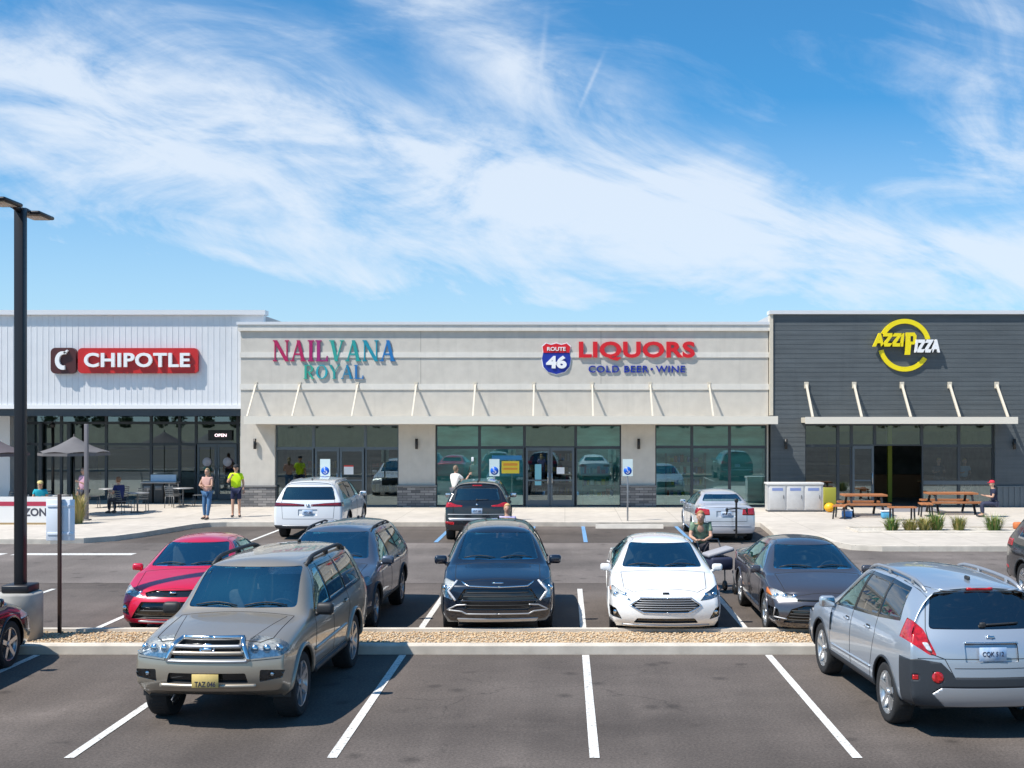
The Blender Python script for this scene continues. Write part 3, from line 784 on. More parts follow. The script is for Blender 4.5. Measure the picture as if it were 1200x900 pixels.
def d_runner():
    S = suv(4.76, 1.83, 1.77, 2.79, .85, 1.06, 1.17, 1.02, .38, .635, 1.10, 1.15, [.10, .02, .0, .015, .045, .06, .09], [.02, 0, .03, .05, .09, .22, .34],
            pillars=(-.10, -1.02, -2.02), arch=.455, zlf=.44, sill=.40, zlr=.46, dtop=.16)
    S.update(r=.385, tw=.265, paintname='champagne_grey', paint=(.37, .32, .255), metal=.5, rough=.34, rimcol=(.46, .46, .47), spokes=6, wstyle='fat', lip=.03, mirrormat='black', handlemat='paint', seat=(.30, .28, .24), seatname='beige')
    S['rear_glass'] = [(-.66, 1.19), (.66, 1.19), (.56, 1.60), (-.56, 1.60)]; S['rw_x'] = (-3, -2.0)
    S['gate'] = [(-.74, .70), (.74, .70), (.70, 1.15), (.60, 1.66), (-.60, 1.66), (-.70, 1.15)]; S['gate_x'] = -1.9
    S['cuts'] = [
        dict(name='headlight', on='f', mirror=1, poly=P2((.475, .82), (.80, .845), (.97, .90), (.97, 1.075), (.80, 1.09), (.43, 1.03)), box=(1.88, 9, -9, 9, -9, 9), mat='silver', inset=.05, lamp=3, round=.025),
        dict(name='turn_signal', on='f', mirror=1, poly=P2((.84, .98), (1, .98), (1, 1.075), (.86, 1.08)), box=(1.85, 9, -9, 9, -9, 9), mat='amber', lift=.004),
        dict(name='grille', on='f', poly=P2((-.43, .825), (.43, .825), (.335, 1.015), (-.335, 1.015)), mat='gloss', inset=.05),
        dict(name='lower_grille', on='f', poly=P2((-.47, .545), (.47, .545), (.44, .665), (-.44, .665)), mat='gloss', inset=.05),
        dict(name='fog_light', on='f', mirror=1, poly=P2((.59, .56), (.84, .60), (.86, .69), (.60, .70)), box=(1.9, 9, -9, 9, -9, 9), mat='black', inset=.035, lamp=1),
        dict(name='taillight', on='r', mirror=1, poly=P2((.72, .95), (1.0, .95), (1.0, 1.42), (.70, 1.42)), box=(-9, -2.2, -9, 9, -9, 9), mat='red', inset=.0)]
    S['trims'] = [('grille_surround', 'f', P2((.0, 1.03), (.35, 1.03), (.40, .97), (.47, .80)), .026, 'chrome'), ('grille_bar', 'f', P2((-.41, .885), (.41, .885)), .026, 'paint'), ('grille_bar', 'f', P2((-.38, .955), (.38, .955)), .024, 'skid'),
                  ('grille_bar', 'f', P2((-.46, .795), (.46, .795)), .018, 'skid'), ('front_badge', 'f', [(.078*cos(2*pi*i/16), .925+.052*sin(2*pi*i/16)) for i in range(17)], .014, 'chrome'), ('front_badge', 'f', P2((-.05, .925), (.05, .925)), .030, 'chrome'), ('lower_bumper_lip', 'f', P2((-.55, .52), (.55, .52)), .026, 'paint'),
                  ('side_moulding', 'S', P2((.90, .70), (-.80, .72)), .022, 'paint'), ('running_board', 'S', P2((.86, .44), (-.86, .44)), .045, 'black'), ('belt_strip', 'S', P2((.60, 1.115), (-2.0, 1.175)), .009, 'black')]
    S['lines'] = [('f', P2((.46, .80), (.94, .83))), ('f', P2((-.46, .80), (-.94, .83))), ('t', P2((2.0, .45), (1.12, .62))), ('t', P2((2.0, -.45), (1.12, -.62)))]
    S['rails'] = (.20, -1.9, .61, .075, .028, 'black'); S['rail_feet'] = (.12, .5, .88)
    S['plates'] = [dict(on='f', z=.585, mat=plate_y, text='TAZ 046', ink=ink_d, out=.015, dz=-.035, mark=SHIELD2)]
    return S

def d_captiva():
    S = suv(4.60, 1.85, 1.73, 2.71, .95, .98, 1.12, 1.12, .30, .585, 1.03, 1.17, [.08, .02, 0, .03, .08, .11, .16], [.05, 0, .02, .04, .14, .30, .44],
            pillars=(-.02, -.92, -1.62), arch=.41, zlf=.30, sill=.30, zlr=.38, rake=.03, dtop=.20, kick=.03, pcr=.16)
    S.update(r=.355, tw=.24, paintname='pale_silver_blue', paint=(.42, .475, .54), metal=.5, rough=.33, clad=(.026, .031, .038), rimcol=(.60, .61, .62), spokes=5, wstyle='fat', lip=.016, rail_feet=(.4, .8))
    S['rear_glass'] = [(-.645, 1.205), (.645, 1.205), (.535, 1.59), (-.535, 1.59)]; S['rw_x'] = (-3, -1.55)
    S['gate'] = [(-.42, .70), (.42, .70), (.52, .90), (.66, .95), (.68, 1.2), (.575, 1.615), (-.575, 1.615), (-.68, 1.2), (-.66, .95), (-.52, .90)]; S['gate_x'] = -1.5
    S['clad_z'] = [('x', P2((-1.1, .34), (1.1, .34), (1.1, .86), (.80, .895), (.56, .86), (.42, .72), (-.42, .72), (-.56, .86), (-.80, .895), (-1.1, .86)), (-9, -1.86, -9, 9, -9, 9), 'clad'),
                   ('x', P2((-.50, .36), (.50, .36), (.66, .52), (.56, .585), (-.56, .585), (-.66, .52)), (-9, -1.9, -9, 9, -9, 9), 'skid'),
                   ('y', P2((-.92, .30), (.92, .30), (.92, .42), (-.92, .42)), None, 'clad'),
                   ('x', P2((-1.1, .3), (1.1, .3), (1.1, .50), (-1.1, .50)), (1.9, 9, -9, 9, -9, 9), 'clad')]
    S['cuts'] = [
        dict(name='taillight', on='r', mirror=1, poly=P2((.60, .935), (.67, .935), (.86, 1.06), (1.0, 1.20), (1.0, 1.33), (.82, 1.32), (.70, 1.20), (.65, 1.06)), box=(-9, -1.78, -9, 9, -9, 9), mat='red', inset=.004),
        dict(name='reversing_lamp', on='r', mirror=1, poly=P2((.645, .97), (.70, .99), (.745, 1.07), (.685, 1.07)), mat='white', inset=.0, lift=.006),
        dict(name='rear_fog_lamp', on='r', mirror=1, poly=[(.60+.062*cos(a), .70+.062*sin(a)) for a in [2*pi*i/14 for i in range(14)]], mat='red', round=0, lift=.012, lamp=None),
        dict(name='side_reflector', on='r', mirror=1, poly=P2((.80, .67), (.86, .67), (.86, .72), (.80, .72)), mat='red', lift=.01, round=0),
        dict(name='plate_recess', on='r', poly=P2((-.30, .865), (.30, .865), (.30, 1.06), (-.30, 1.06)), mat='paint', inset=.025, round=.02),
        dict(name='headlight', on='f', mirror=1, poly=P2((.5, .72), (1, .80), (1, .95), (.55, .86)), box=(1.8, 9, -9, 9, -9, 9), mat='silver', inset=.03),
        dict(name='grille', on='f', poly=P2((-.45, .52), (.45, .52), (.42, .82), (-.42, .82)), mat='gloss', inset=.04)]
    S['trims'] = [('brake_light', 'r', P2((-.15, 1.625), (.15, 1.625)), .020, 'red'), ('spoiler_edge', 'r', P2((-.50, 1.61), (.50, 1.61)), .014, 'paint'), ('chrome_badge', 'r', P2((-.045, 1.128), (.045, 1.128)), .017, 'chrome'), ('chrome_badge', 'r', P2((-.02, 1.118), (.02, 1.138)), .017, 'chrome'), ('plate_garnish', 'r', P2((-.30, 1.07), (.30, 1.07)), .011, 'chrome'),
                  ('side_vent', 'S', P2((.83, .70), (.84, .93)), .012, 'black'), ('side_moulding', 'S', P2((.80, .52), (-.84, .55)), .014, 'paint'), ('model_lettering', 'r', P2((-.62, .975), (-.50, .975)), .007, 'skid')]
    S['lines'] = [('r', P2((-.80, .90), (.80, .90))), ('r', P2((-.42, .80), (.42, .80)))]
    S['rails'] = (.25, -1.75, .56, .06, .021, 'skid')
    S['rear_wiper'] = ((.05, 1.245), (-.36, 1.26))
    S['plates'] = [dict(on='r', z=.955, mat=plate_w, text='CQK 512', ink=ink_d, out=.0)]
    S['handles'] = [(.14, .97), (-.70, 1.005)]
    return S

def d_corolla():
    S = sedan(4.65, 1.78, 1.455, 2.70, .95, .83, .98, 1.18, .32, .545, .93, .98, -1.10, -1.62, 1.06, [.14, .04, 0, .03, .10, .14, .20], [.03, 0, .02, .03, .05, .07, .10], pillars=(-.02, -1.28), pcf=.26)
    S.update(tw=.21, paintname='bright_red', paint=(.62, .008, .045), metal=.15, rough=.28, spokes=5, rimcol=(.35, .35, .36), mirrormat='paint', lightglass=True)
    S['cuts'] = [
        dict(name='headlight', on='f', mirror=1, poly=P2((.42, .63), (.62, .635), (.95, .72), (.95, .83), (.80, .80), (.60, .72)), box=(1.72, 9, -9, 9, -9, 9), mat='silver', inset=.02, lamp=2),
        dict(name='upper_grille', on='f', poly=P2((-.42, .64), (.42, .64), (.46, .70), (.30, .74), (-.30, .74), (-.46, .70)), mat='gloss', inset=.02),
        dict(name='lower_grille', on='f', poly=P2((-.68, .29), (.68, .29), (.50, .57), (-.50, .57)), mat='gloss', inset=.05),
        dict(name='fog_light', on='f', mirror=1, poly=P2((.70, .34), (.90, .42), (.88, .56), (.74, .50)), box=(1.7, 9, -9, 9, -9, 9), mat='gloss', inset=.03, lamp=1),
        dict(name='taillight', on='r', mirror=1, poly=P2((.5, .78), (.95, .78), (.95, .92), (.5, .90)), box=(-9, -1.9, -9, 9, -9, 9), mat='red')]
    S['trims'] = [('grille_bar', 'f', P2((-.5, .43), (.5, .43)), .012, 'black'), ('chin_lip', 'f', P2((-.55, .25), (.55, .25)), .02, 'skid'), ('front_badge', 'f', P2((-.05, .70), (.05, .70)), .022, 'chrome')]
    return S

def d_dark_suv():
    S = suv(4.60, 1.85, 1.66, 2.69, .93, 1.00, 1.10, 1.10, .36, .60, 1.03, 1.10, [.08, .02, 0, .02, .05, .08, .13], [.03, 0, .03, .05, .10, .24, .36],
            pillars=(-.05, -.98, -1.75), arch=.42, zlf=.30, sill=.32)
    S.update(r=.355, tw=.235, paintname='slate_blue_grey', paint=(.095, .115, .155), metal=.45, rough=.28, clad=(.03, .032, .035), rimcol=(.35, .36, .38), spokes=5, wstyle='split', lip=.026)
    S['rear_glass'] = [(-.62, 1.16), (.62, 1.16), (.54, 1.54), (-.54, 1.54)]; S['rw_x'] = (-3, -1.75)
    S['clad_z'] = [('y', P2((-.92, .30), (.92, .30), (.92, .44), (-.92, .44)), None, 'clad'), ('x', P2((-1.1, .28), (1.1, .28), (1.1, .46), (-1.1, .46)), (1.85, 9, -9, 9, -9, 9), 'clad')]
    S['cuts'] = [
        dict(name='headlight', on='f', mirror=1, poly=P2((.48, .80), (.80, .80), (1, .85), (1, .93), (.80, .94), (.50, .90)), box=(1.75, 9, -9, 9, -9, 9), mat='silver', inset=.02, lamp=2),
        dict(name='grille', on='f', poly=P2((-.44, .58), (.44, .58), (.50, .78), (.44, .92), (-.44, .92), (-.50, .78)), mat='gloss', inset=.04),
        dict(name='fog_light', on='f', mirror=1, poly=P2((.60, .50), (.85, .50), (.85, .64), (.62, .62)), box=(1.75, 9, -9, 9, -9, 9), mat='black', inset=.03, lamp=1),
        dict(name='taillight', on='r', mirror=1, poly=P2((.60, .98), (1, .98), (1, 1.16), (.60, 1.14)), box=(-9, -1.95, -9, 9, -9, 9), mat='red')]
    S['trims'] = [('grille_bar', 'f', P2((-.45, .72), (.45, .72)), .014, 'black'), ('front_badge', 'f', P2((-.06, .80), (.06, .80)), .028, 'chrome')]
    S['rails'] = (.2, -1.6, .58, .05, .018, 'black')
    return S

def d_sportage():
    S = suv(4.66, 1.865, 1.66, 2.755, .90, .99, 1.10, 1.12, .36, .60, 1.05, 1.12, [.07, .02, 0, .02, .05, .08, .14], [.03, 0, .03, .05, .10, .26, .40],
            pillars=(-.05, -.98, -1.75), arch=.41, zlf=.26, sill=.30)
    S.update(r=.35, tw=.235, paintname='navy_black', paint=(.012, .019, .035), metal=.3, rough=.22, clad=(.02, .021, .023), rimcol=(.06, .06, .065), spokes=5, wstyle='split', lip=.024)
    S['rear_glass'] = [(-.62, 1.16), (.62, 1.16), (.54, 1.54), (-.54, 1.54)]; S['rw_x'] = (-3, -1.75)
    S['cuts'] = [
        dict(name='grille', on='f', poly=P2((-.50, .46), (.50, .46), (.66, .62), (.54, .80), (-.54, .80), (-.66, .62)), mat='gloss', inset=.03),
        dict(name='headlight', on='f', mirror=1, poly=P2((.73, .62), (.86, .66), (.95, .80), (.86, .93), (.70, .90), (.78, .76)), box=(1.75, 9, -9, 9, -9, 9), mat='silver', inset=.015, lamp=2),
        dict(name='skid_plate', on='f', poly=P2((-.62, .27), (.62, .27), (.66, .33), (-.66, .33)), mat='skid', lift=.008),
        dict(name='taillight', on='r', mirror=1, poly=P2((.60, .98), (1, .98), (1, 1.16), (.60, 1.14)), box=(-9, -1.95, -9, 9, -9, 9), mat='red')]
    S['trims'] = [('daytime_running_light', 'f', P2((.66, .91), (.80, .76), (.68, .61)), .019, 'white'), ('grille_surround', 'f', P2((0, .825), (.48, .84), (.58, .90)), .015, 'chrome'),
                  ('bumper_strip', 'f', P2((.0, .40), (.5, .40), (.58, .44), (.82, .46), (.66, .54), (.50, .55)), .013, 'skid'),
                  ('grille_bar', 'f', P2((-.56, .68), (.56, .68)), .010, 'black'), ('grille_bar', 'f', P2((-.60, .61), (.60, .61)), .016, 'paint'), ('grille_bar', 'f', P2((-.50, .74), (.50, .74)), .010, 'black'), ('grille_bar', 'f', P2((-.54, .54), (.54, .54)), .010, 'black'),
                  ('front_badge', 'f', P2((-.09, .885), (.09, .885)), .016, 'chrome')]
    return S

def d_fusion():
    S = sedan(4.87, 1.85, 1.47, 2.85, .95, .85, .99, 1.25, .36, .555, .95, 1.0, -1.15, -1.78, 1.08, [.12, .03, 0, .02, .07, .10, .16], [.03, 0, .02, .03, .05, .07, .10], pillars=(.02, -1.36), pcf=.24)
    S.update(tw=.225, paintname='bright_white', paint=(.80, .80, .79), metal=0, rough=.25, spokes=5, wstyle='split', rimcol=(.30, .30, .31), dlotrim='chrome', lightglass=True)
    S['cuts'] = [
        dict(name='grille', on='f', poly=P2((-.36, .45), (.36, .45), (.55, .55), (.40, .655), (-.40, .655), (-.55, .55)), mat='black', inset=.03),
        dict(name='headlight', on='f', mirror=1, poly=P2((.55, .62), (.72, .635), (1, .72), (1, .82), (.86, .82), (.66, .74)), box=(1.76, 9, -9, 9, -9, 9), mat='silver', inset=.02, lamp=2),
        dict(name='turn_signal', on='f', mirror=1, poly=P2((.88, .73), (1, .76), (1, .83), (.88, .815)), box=(1.70, 9, -9, 9, -9, 9), mat='amber', lift=.004),
        dict(name='lower_grille', on='f', poly=P2((-.52, .27), (.52, .27), (.46, .35), (-.46, .35)), mat='gloss', inset=.03),
        dict(name='fog_light', on='f', mirror=1, poly=P2((.70, .32), (.92, .38), (.90, .54), (.80, .50)), box=(1.76, 9, -9, 9, -9, 9), mat='gloss', inset=.03, lamp=1),
        dict(name='taillight', on='r', mirror=1, poly=P2((.5, .80), (.95, .80), (.95, .94), (.5, .92)), box=(-9, -2, -9, 9, -9, 9), mat='red')]
    S['trims'] = [('grille_surround', 'f', P2((0, .44), (.37, .44), (.57, .55), (.41, .668), (0, .668)), .013, 'chrome')] + [('grille_bar', 'f', P2((-w, z), (w, z)), .007, 'skid') for w, z in ((.42, .49), (.49, .525), (.50, .56), (.47, .595), (.43, .63))] + \
                 [('front_badge', 'f', P2((-.05, .735), (.05, .735)), .022, 'gloss'), ('chin_lip', 'f', P2((-.70, .235), (.70, .235)), .016, 'skid')]
    return S

def d_camry():
    S = sedan(4.88, 1.84, 1.445, 2.825, .97, .83, .97, 1.22, .34, .55, .93, .98, -1.15, -1.75, 1.06, [.10, .03, 0, .03, .10, .14, .22], [.03, 0, .02, .03, .05, .07, .10], pillars=(.0, -1.34), pcf=.28)
    S.update(tw=.225, paintname='graphite', paint=(.085, .082, .095), metal=.5, rough=.25, spokes=5, wstyle='split', rimcol=(.55, .56, .57), dlotrim='chrome', lightglass=True)
    S['cuts'] = [
        dict(name='headlight', on='f', mirror=1, poly=P2((.42, .62), (.75, .62), (1, .68), (1, .80), (.80, .78), (.55, .70)), box=(1.66, 9, -9, 9, -9, 9), mat='silver', inset=.02, lamp=3),
        dict(name='turn_signal', on='f', mirror=1, poly=P2((.86, .68), (1, .70), (1, .80), (.88, .785)), box=(1.62, 9, -9, 9, -9, 9), mat='amber', lift=.004),
        dict(name='lower_grille', on='f', poly=P2((-.72, .28), (.72, .28), (.60, .50), (.40, .57), (-.40, .57), (-.60, .50)), mat='gloss', inset=.04),
        dict(name='air_intake', on='f', mirror=1, poly=P2((.76, .30), (.92, .34), (.90, .52), (.80, .50)), box=(1.66, 9, -9, 9, -9, 9), mat='gloss', inset=.03),
        dict(name='taillight', on='r', mirror=1, poly=P2((.5, .80), (.95, .80), (.95, .94), (.5, .92)), box=(-9, -2, -9, 9, -9, 9), mat='red')]
    S['trims'] = [('grille_bar', 'f', P2((-w, z), (w, z)), .009, 'black') for w, z in ((.66, .33), (.64, .38), (.62, .43), (.60, .48))] + [('upper_grille', 'f', P2((-.5, .64), (.5, .64)), .016, 'gloss'), ('front_badge', 'f', P2((-.06, .675), (.06, .675)), .03, 'chrome'), ('intake_trim', 'f', P2((.66, .34), (.86, .37), (.84, .52)), .012, 'skid')]
    return S

def d_atlas():
    S = suv(5.10, 2.10, 1.76, 3.00, .95, 1.02, 1.15, 1.18, .45, .70, 1.10, 1.13, [.08, .02, 0, .02, .05, .08, .13], [.02, 0, .01, .03, .07, .20, .34],
            pillars=(.0, -1.05, -1.98), arch=.43, zlf=.30, sill=.32, zlr=.34)
    S.update(r=.37, tw=.245, paintname='pearl_white', paint=(.74, .75, .77), metal=.0, rough=.25, clad=(.03, .03, .032), rimcol=(.50, .51, .53), spokes=5, wstyle='split', lip=.022)
    S['rear_glass'] = [(-.80, 1.17), (.80, 1.17), (.68, 1.55), (-.68, 1.55)]; S['rw_x'] = (-3.4, -1.95)
    S['gate'] = [(-.74, .62), (.74, .62), (.78, 1.1), (.70, 1.62), (-.70, 1.62), (-.78, 1.1)]; S['gate_x'] = -1.9
    S['clad_z'] = [('x', P2((-1.1, .30), (1.1, .30), (1.1, .44), (-1.1, .44)), (-9, -2.1, -9, 9, -9, 9), 'clad'), ('y', P2((-1, .30), (1, .30), (1, .42), (-1, .42)), None, 'clad')]
    S['cuts'] = [
        dict(name='taillight', on='r', mirror=1, poly=P2((.10, .985), (1.1, .98), (1.1, 1.105), (.50, 1.08), (.10, 1.045)), box=(-9, -2.25, -9, 9, -9, 9), mat='dred', lift=.003, round=.01),
        dict(name='plate_recess', on='r', poly=P2((-.28, .72), (.28, .72), (.28, .90), (-.28, .90)), mat='paint', inset=.02),
        dict(name='headlight', on='f', mirror=1, poly=P2((.5, .82), (1.1, .84), (1.1, .96), (.5, .94)), box=(1.8, 9, -9, 9, -9, 9), mat='silver', inset=.02),
        dict(name='grille', on='f', poly=P2((-.5, .62), (.5, .62), (.5, .95), (-.5, .95)), mat='gloss', inset=.03)]
    S['trims'] = [('rear_badge', 'r', P2((-.04, 1.02), (.04, 1.02)), .035, 'chrome'), ('taillight_bar', 'r', P2((.3, 1.03), (.9, 1.05)), .010, 'red'), ('bumper_trim', 'r', P2((-.75, .42), (.75, .42)), .014, 'skid')]
    S['rails'] = (.2, -1.9, .66, .035, .016, 'skid')
    S['plates'] = [dict(on='r', z=.81, mat=plate_w, text='VKR 281', ink=ink_d)]
    return S

def d_black_suv():
    S = suv(4.85, 1.92, 1.74, 2.90, .90, 1.03, 1.16, 1.12, .42, .63, 1.10, 1.15, [.08, .02, 0, .02, .05, .08, .13], [.03, 0, .02, .04, .08, .24, .38],
            pillars=(-.02, -1.02, -1.85), arch=.43, zlf=.30, sill=.32, zlr=.34)
    S.update(r=.365, tw=.25, paintname='black', paint=(.018, .02, .024), metal=.3, rough=.2, clad=(.05, .052, .055), rimcol=(.35, .36, .37), spokes=5, wstyle='split', lip=.022)
    S['rear_glass'] = [(-.66, 1.20), (.66, 1.20), (.57, 1.56), (-.57, 1.56)]; S['rw_x'] = (-3.2, -1.8)
    S['gate'] = [(-.62, .66), (.62, .66), (.72, 1.15), (.63, 1.62), (-.63, 1.62), (-.72, 1.15)]; S['gate_x'] = -1.8
    S['cuts'] = [
        dict(name='taillight', on='r', mirror=1, poly=P2((.42, 1.02), (1.0, 1.00), (1.0, 1.14), (.75, 1.14), (.60, 1.08), (.42, 1.06)), box=(-9, -2.05, -9, 9, -9, 9), mat='red', lift=.004, round=.01),
        dict(name='rear_reflector', on='r', mirror=1, poly=P2((.66, .50), (.92, .52), (.92, .60), (.66, .58)), box=(-9, -2.0, -9, 9, -9, 9), mat='red', lift=.006),
        dict(name='skid_plate', on='r', poly=P2((-.8, .62), (.8, .62), (.84, .70), (-.84, .70)), mat='skid', lift=.006),
        dict(name='brake_light', on='r', poly=P2((-.14, 1.60), (.14, 1.60), (.14, 1.63), (-.14, 1.63)), box=(-9, -1.5, -9, 9, -9, 9), mat='red', lift=.01, round=0),
        dict(name='headlight', on='f', mirror=1, poly=P2((.5, .82), (1.1, .84), (1.1, .96), (.5, .94)), box=(1.75, 9, -9, 9, -9, 9), mat='silver', inset=.02),
        dict(name='grille', on='f', poly=P2((-.5, .62), (.5, .62), (.5, .95), (-.5, .95)), mat='gloss', inset=.03)]
    S['trims'] = [('rear_badge', 'r', P2((-.03, 1.08), (.03, 1.08)), .03, 'chrome'), ('bumper_trim', 'r', P2((-.85, .80), (.85, .80)), .014, 'skid')]
    S['rails'] = (.2, -1.8, .61, .035, .015, 'gloss')
    S['rear_wiper'] = ((0, 1.21), (-.33, 1.22))
    S['plates'] = [dict(on='r', z=.90, mat=plate_w, text='XNT 640', ink=ink_d)]
    return S

def d_silver_sedan():
    S = sedan(4.55, 1.80, 1.46, 2.65, .90, .85, .98, 1.15, .32, .545, .94, 1.0, -1.05, -1.60, 1.10, [.10, .03, 0, .02, .07, .10, .16], [.05, .0, .0, .02, .05, .06, .09], pillars=(-.02, -1.28), pcr=.14)
    S.update(tw=.22, paintname='silver_white', paint=(.60, .62, .66), metal=.4, rough=.28, spokes=5, rimcol=(.5, .5, .52), lightglass=True, rwmat='glass', seat=(.4, .38, .35), seatname='cream')
    S['gate'] = [(-.60, .62), (.60, .62), (.60, 1.02), (-.60, 1.02)]; S['gate_x'] = -1.9
    S['cuts'] = [
        dict(name='taillight', on='r', mirror=1, poly=P2((.46, .80), (1.0, .78), (1.0, .93), (.80, 1.00), (.48, .96)), box=(-9, -1.92, -9, 9, -9, 9), mat='red', lift=.004, round=.02),
        dict(name='plate_recess', on='r', poly=P2((-.28, .74), (.28, .74), (.28, .92), (-.28, .92)), mat='paint', inset=.02),
        dict(name='headlight', on='f', mirror=1, poly=P2((.5, .62), (.95, .64), (.95, .78), (.5, .74)), box=(1.7, 9, -9, 9, -9, 9), mat='silver', inset=.02),
        dict(name='grille', on='f', poly=P2((-.4, .45), (.4, .45), (.4, .70), (-.4, .70)), mat='gloss', inset=.03)]
    S['trims'] = [('bumper_trim', 'r', P2((-.7, .50), (.7, .50)), .012, 'clad'), ('rear_badge', 'r', P2((-.03, .97), (.03, .97)), .028, 'chrome')]
    S['plates'] = [dict(on='r', z=.83, mat=plate_w, text='HPW 375', ink=ink_d)]
    return S

def d_black_sedan():
    S = sedan(4.75, 1.84, 1.46, 2.78, .92, .86, 1.0, 1.20, .34, .55, .95, 1.0, -1.15, -1.72, 1.08, [.12, .03, 0, .02, .07, .10, .16], [.03, 0, .02, .03, .05, .07, .10], pillars=(.0, -1.34), pcf=.22)
    S.update(tw=.225, paintname='deep_black', paint=(.012, .012, .014), metal=.2, rough=.2, spokes=5, rimcol=(.42, .40, .41), wstyle='fat')
    S['cuts'] = [dict(name='headlight', on='f', mirror=1, poly=P2((.5, .62), (.95, .64), (.95, .78), (.5, .74)), box=(1.7, 9, -9, 9, -9, 9), mat='silver', inset=.02),
                 dict(name='grille', on='f', poly=P2((-.4, .45), (.4, .45), (.4, .70), (-.4, .70)), mat='gloss', inset=.03),
                 dict(name='taillight', on='r', mirror=1, poly=P2((.5, .80), (.95, .80), (.95, .94), (.5, .92)), box=(-9, -1.95, -9, 9, -9, 9), mat='red')]
    return S
def d_edge_suv():
    S = d_black_suv(); S.update(paintname='charcoal_black', paint=(.022, .022, .026), rimcol=(.55, .55, .56)); S['dlotrim'] = 'chrome'; S['rear_wiper'] = None
    S['lightglass'] = True
    return S

def place(name, label, design, X, Y, face, yaw=0, level=2):
    """X, Y: the middle between the axles; face 'camera' or 'shops'; yaw turns it from square to the bays"""
    return car(name, label, (X, Y), (-90 if face == 'camera' else 90)+yaw, design(), level=level)
# ================================================================ the ground
def asphalt(name, c1, c2, seed=0):
    m = bpy.data.materials.new(name); m.use_nodes = True; nt = m.node_tree; p = nt.nodes['Principled BSDF']
    tcn = nt.nodes.new('ShaderNodeTexCoord'); L = nt.links
    def noise(sc, det, rough=.6, st=(1,1,1), off=0):
        mp = nt.nodes.new('ShaderNodeMapping'); mp.inputs['Scale'].default_value = st; mp.inputs['Location'].default_value = (off+seed, off, 0)
        L.new(tcn.outputs['Object'], mp.inputs[0]); n = nt.nodes.new('ShaderNodeTexNoise')
        n.inputs['Scale'].default_value = sc; n.inputs['Detail'].default_value = det; n.inputs['Roughness'].default_value = rough
        L.new(mp.outputs[0], n.inputs['Vector']); return n.outputs['Fac']
    def mr(v, a, b, c, d):
        r = nt.nodes.new('ShaderNodeMapRange'); L.new(v, r.inputs[0])
        for i, x in enumerate((a, b, c, d)): r.inputs[i+1].default_value = x
        return r.outputs[0]
    def mm(op, a, b):
        n = nt.nodes.new('ShaderNodeMath'); n.operation = op
        for i, v in enumerate((a, b)):
            if isinstance(v, (int, float)): n.inputs[i].default_value = v
            else: L.new(v, n.inputs[i])
        return n.outputs[0]
    big = mr(noise(.16, 7, .62), .35, .65, .74, 1.24); lane = mr(noise(.5, 5, .6, (.18, 1.5, 1), 5), .35, .65, .90, 1.10)
    agg = mr(noise(30, 7, .8), .32, .68, .50, 1.55); blot = mr(noise(1.6, 4, .7, (1,1,1), 9), .62, .70, 1, .80)
    def vor(sc, feat, dist=0):
        mp = nt.nodes.new('ShaderNodeMapping'); mp.inputs['Location'].default_value = (seed+3, 2, 0); ad = nt.nodes.new('ShaderNodeMix'); ad.data_type = 'RGBA'; ad.blend_type = 'ADD'; ad.inputs[0].default_value = dist
        nn = nt.nodes.new('ShaderNodeTexNoise'); nn.inputs['Scale'].default_value = 1.3; nn.inputs['Detail'].default_value = 6
        L.new(tcn.outputs['Object'], mp.inputs[0]); L.new(mp.outputs[0], nn.inputs[0]); L.new(mp.outputs[0], ad.inputs[6]); L.new(nn.outputs['Color'], ad.inputs[7])
        v = nt.nodes.new('ShaderNodeTexVoronoi'); v.feature = feat; v.inputs['Scale'].default_value = sc; v.voronoi_dimensions = '2D'; L.new(ad.outputs[2], v.inputs['Vector']); return v.outputs['Distance']
    crack = mr(vor(.17, 'DISTANCE_TO_EDGE', .9), .0, .003, .66, 1); cmask = mr(noise(.22, 3, .5, (1,1,1), 41), .42, .47, 0, 1)
    crack = mm('MAXIMUM', crack, cmask)
    drip = mr(vor(.9, 'F1', .25), .03, .13, .62, 1); dmask = mr(noise(.35, 2, .5, (1,1,1), 57), .50, .56, 1, 0); drip = mm('MAXIMUM', drip, dmask)
    grit = mr(noise(9, 5, .75, (1,1,1), 77), .64, .72, 1, 1.35); track = mr(noise(.9, 3, .5, (1.6, .06, 1), 91), .35, .65, .90, 1.10)
    stain = mr(noise(.55, 6, .7, (1,1,1), 63), .56, .74, 1, 1.30)
    f = mm('MULTIPLY', mm('MULTIPLY', big, lane), mm('MULTIPLY', agg, blot))
    for e_ in (crack, drip, grit, track, stain): f = mm('MULTIPLY', f, e_)
    mx = nt.nodes.new('ShaderNodeMix'); mx.data_type = 'RGBA'; L.new(mr(noise(.3, 4, .5, (1,1,1), 17), .4, .6, 0, 1), mx.inputs[0])
    mx.inputs[6].default_value = (*c1, 1); mx.inputs[7].default_value = (*c2, 1)
    sc = nt.nodes.new('ShaderNodeVectorMath'); sc.operation = 'SCALE'; L.new(mx.outputs[2], sc.inputs[0]); L.new(f, sc.inputs['Scale'])
    L.new(sc.outputs[0], p.inputs['Base Color']); p.inputs['Roughness'].default_value = .88; p.inputs['Specular IOR Level'].default_value = .35
    b = nt.nodes.new('ShaderNodeBump'); b.inputs['Strength'].default_value = .55; b.inputs['Distance'].default_value = .008
    L.new(noise(70, 3, .6), b.inputs['Height']); L.new(b.outputs[0], p.inputs['Normal']); return m
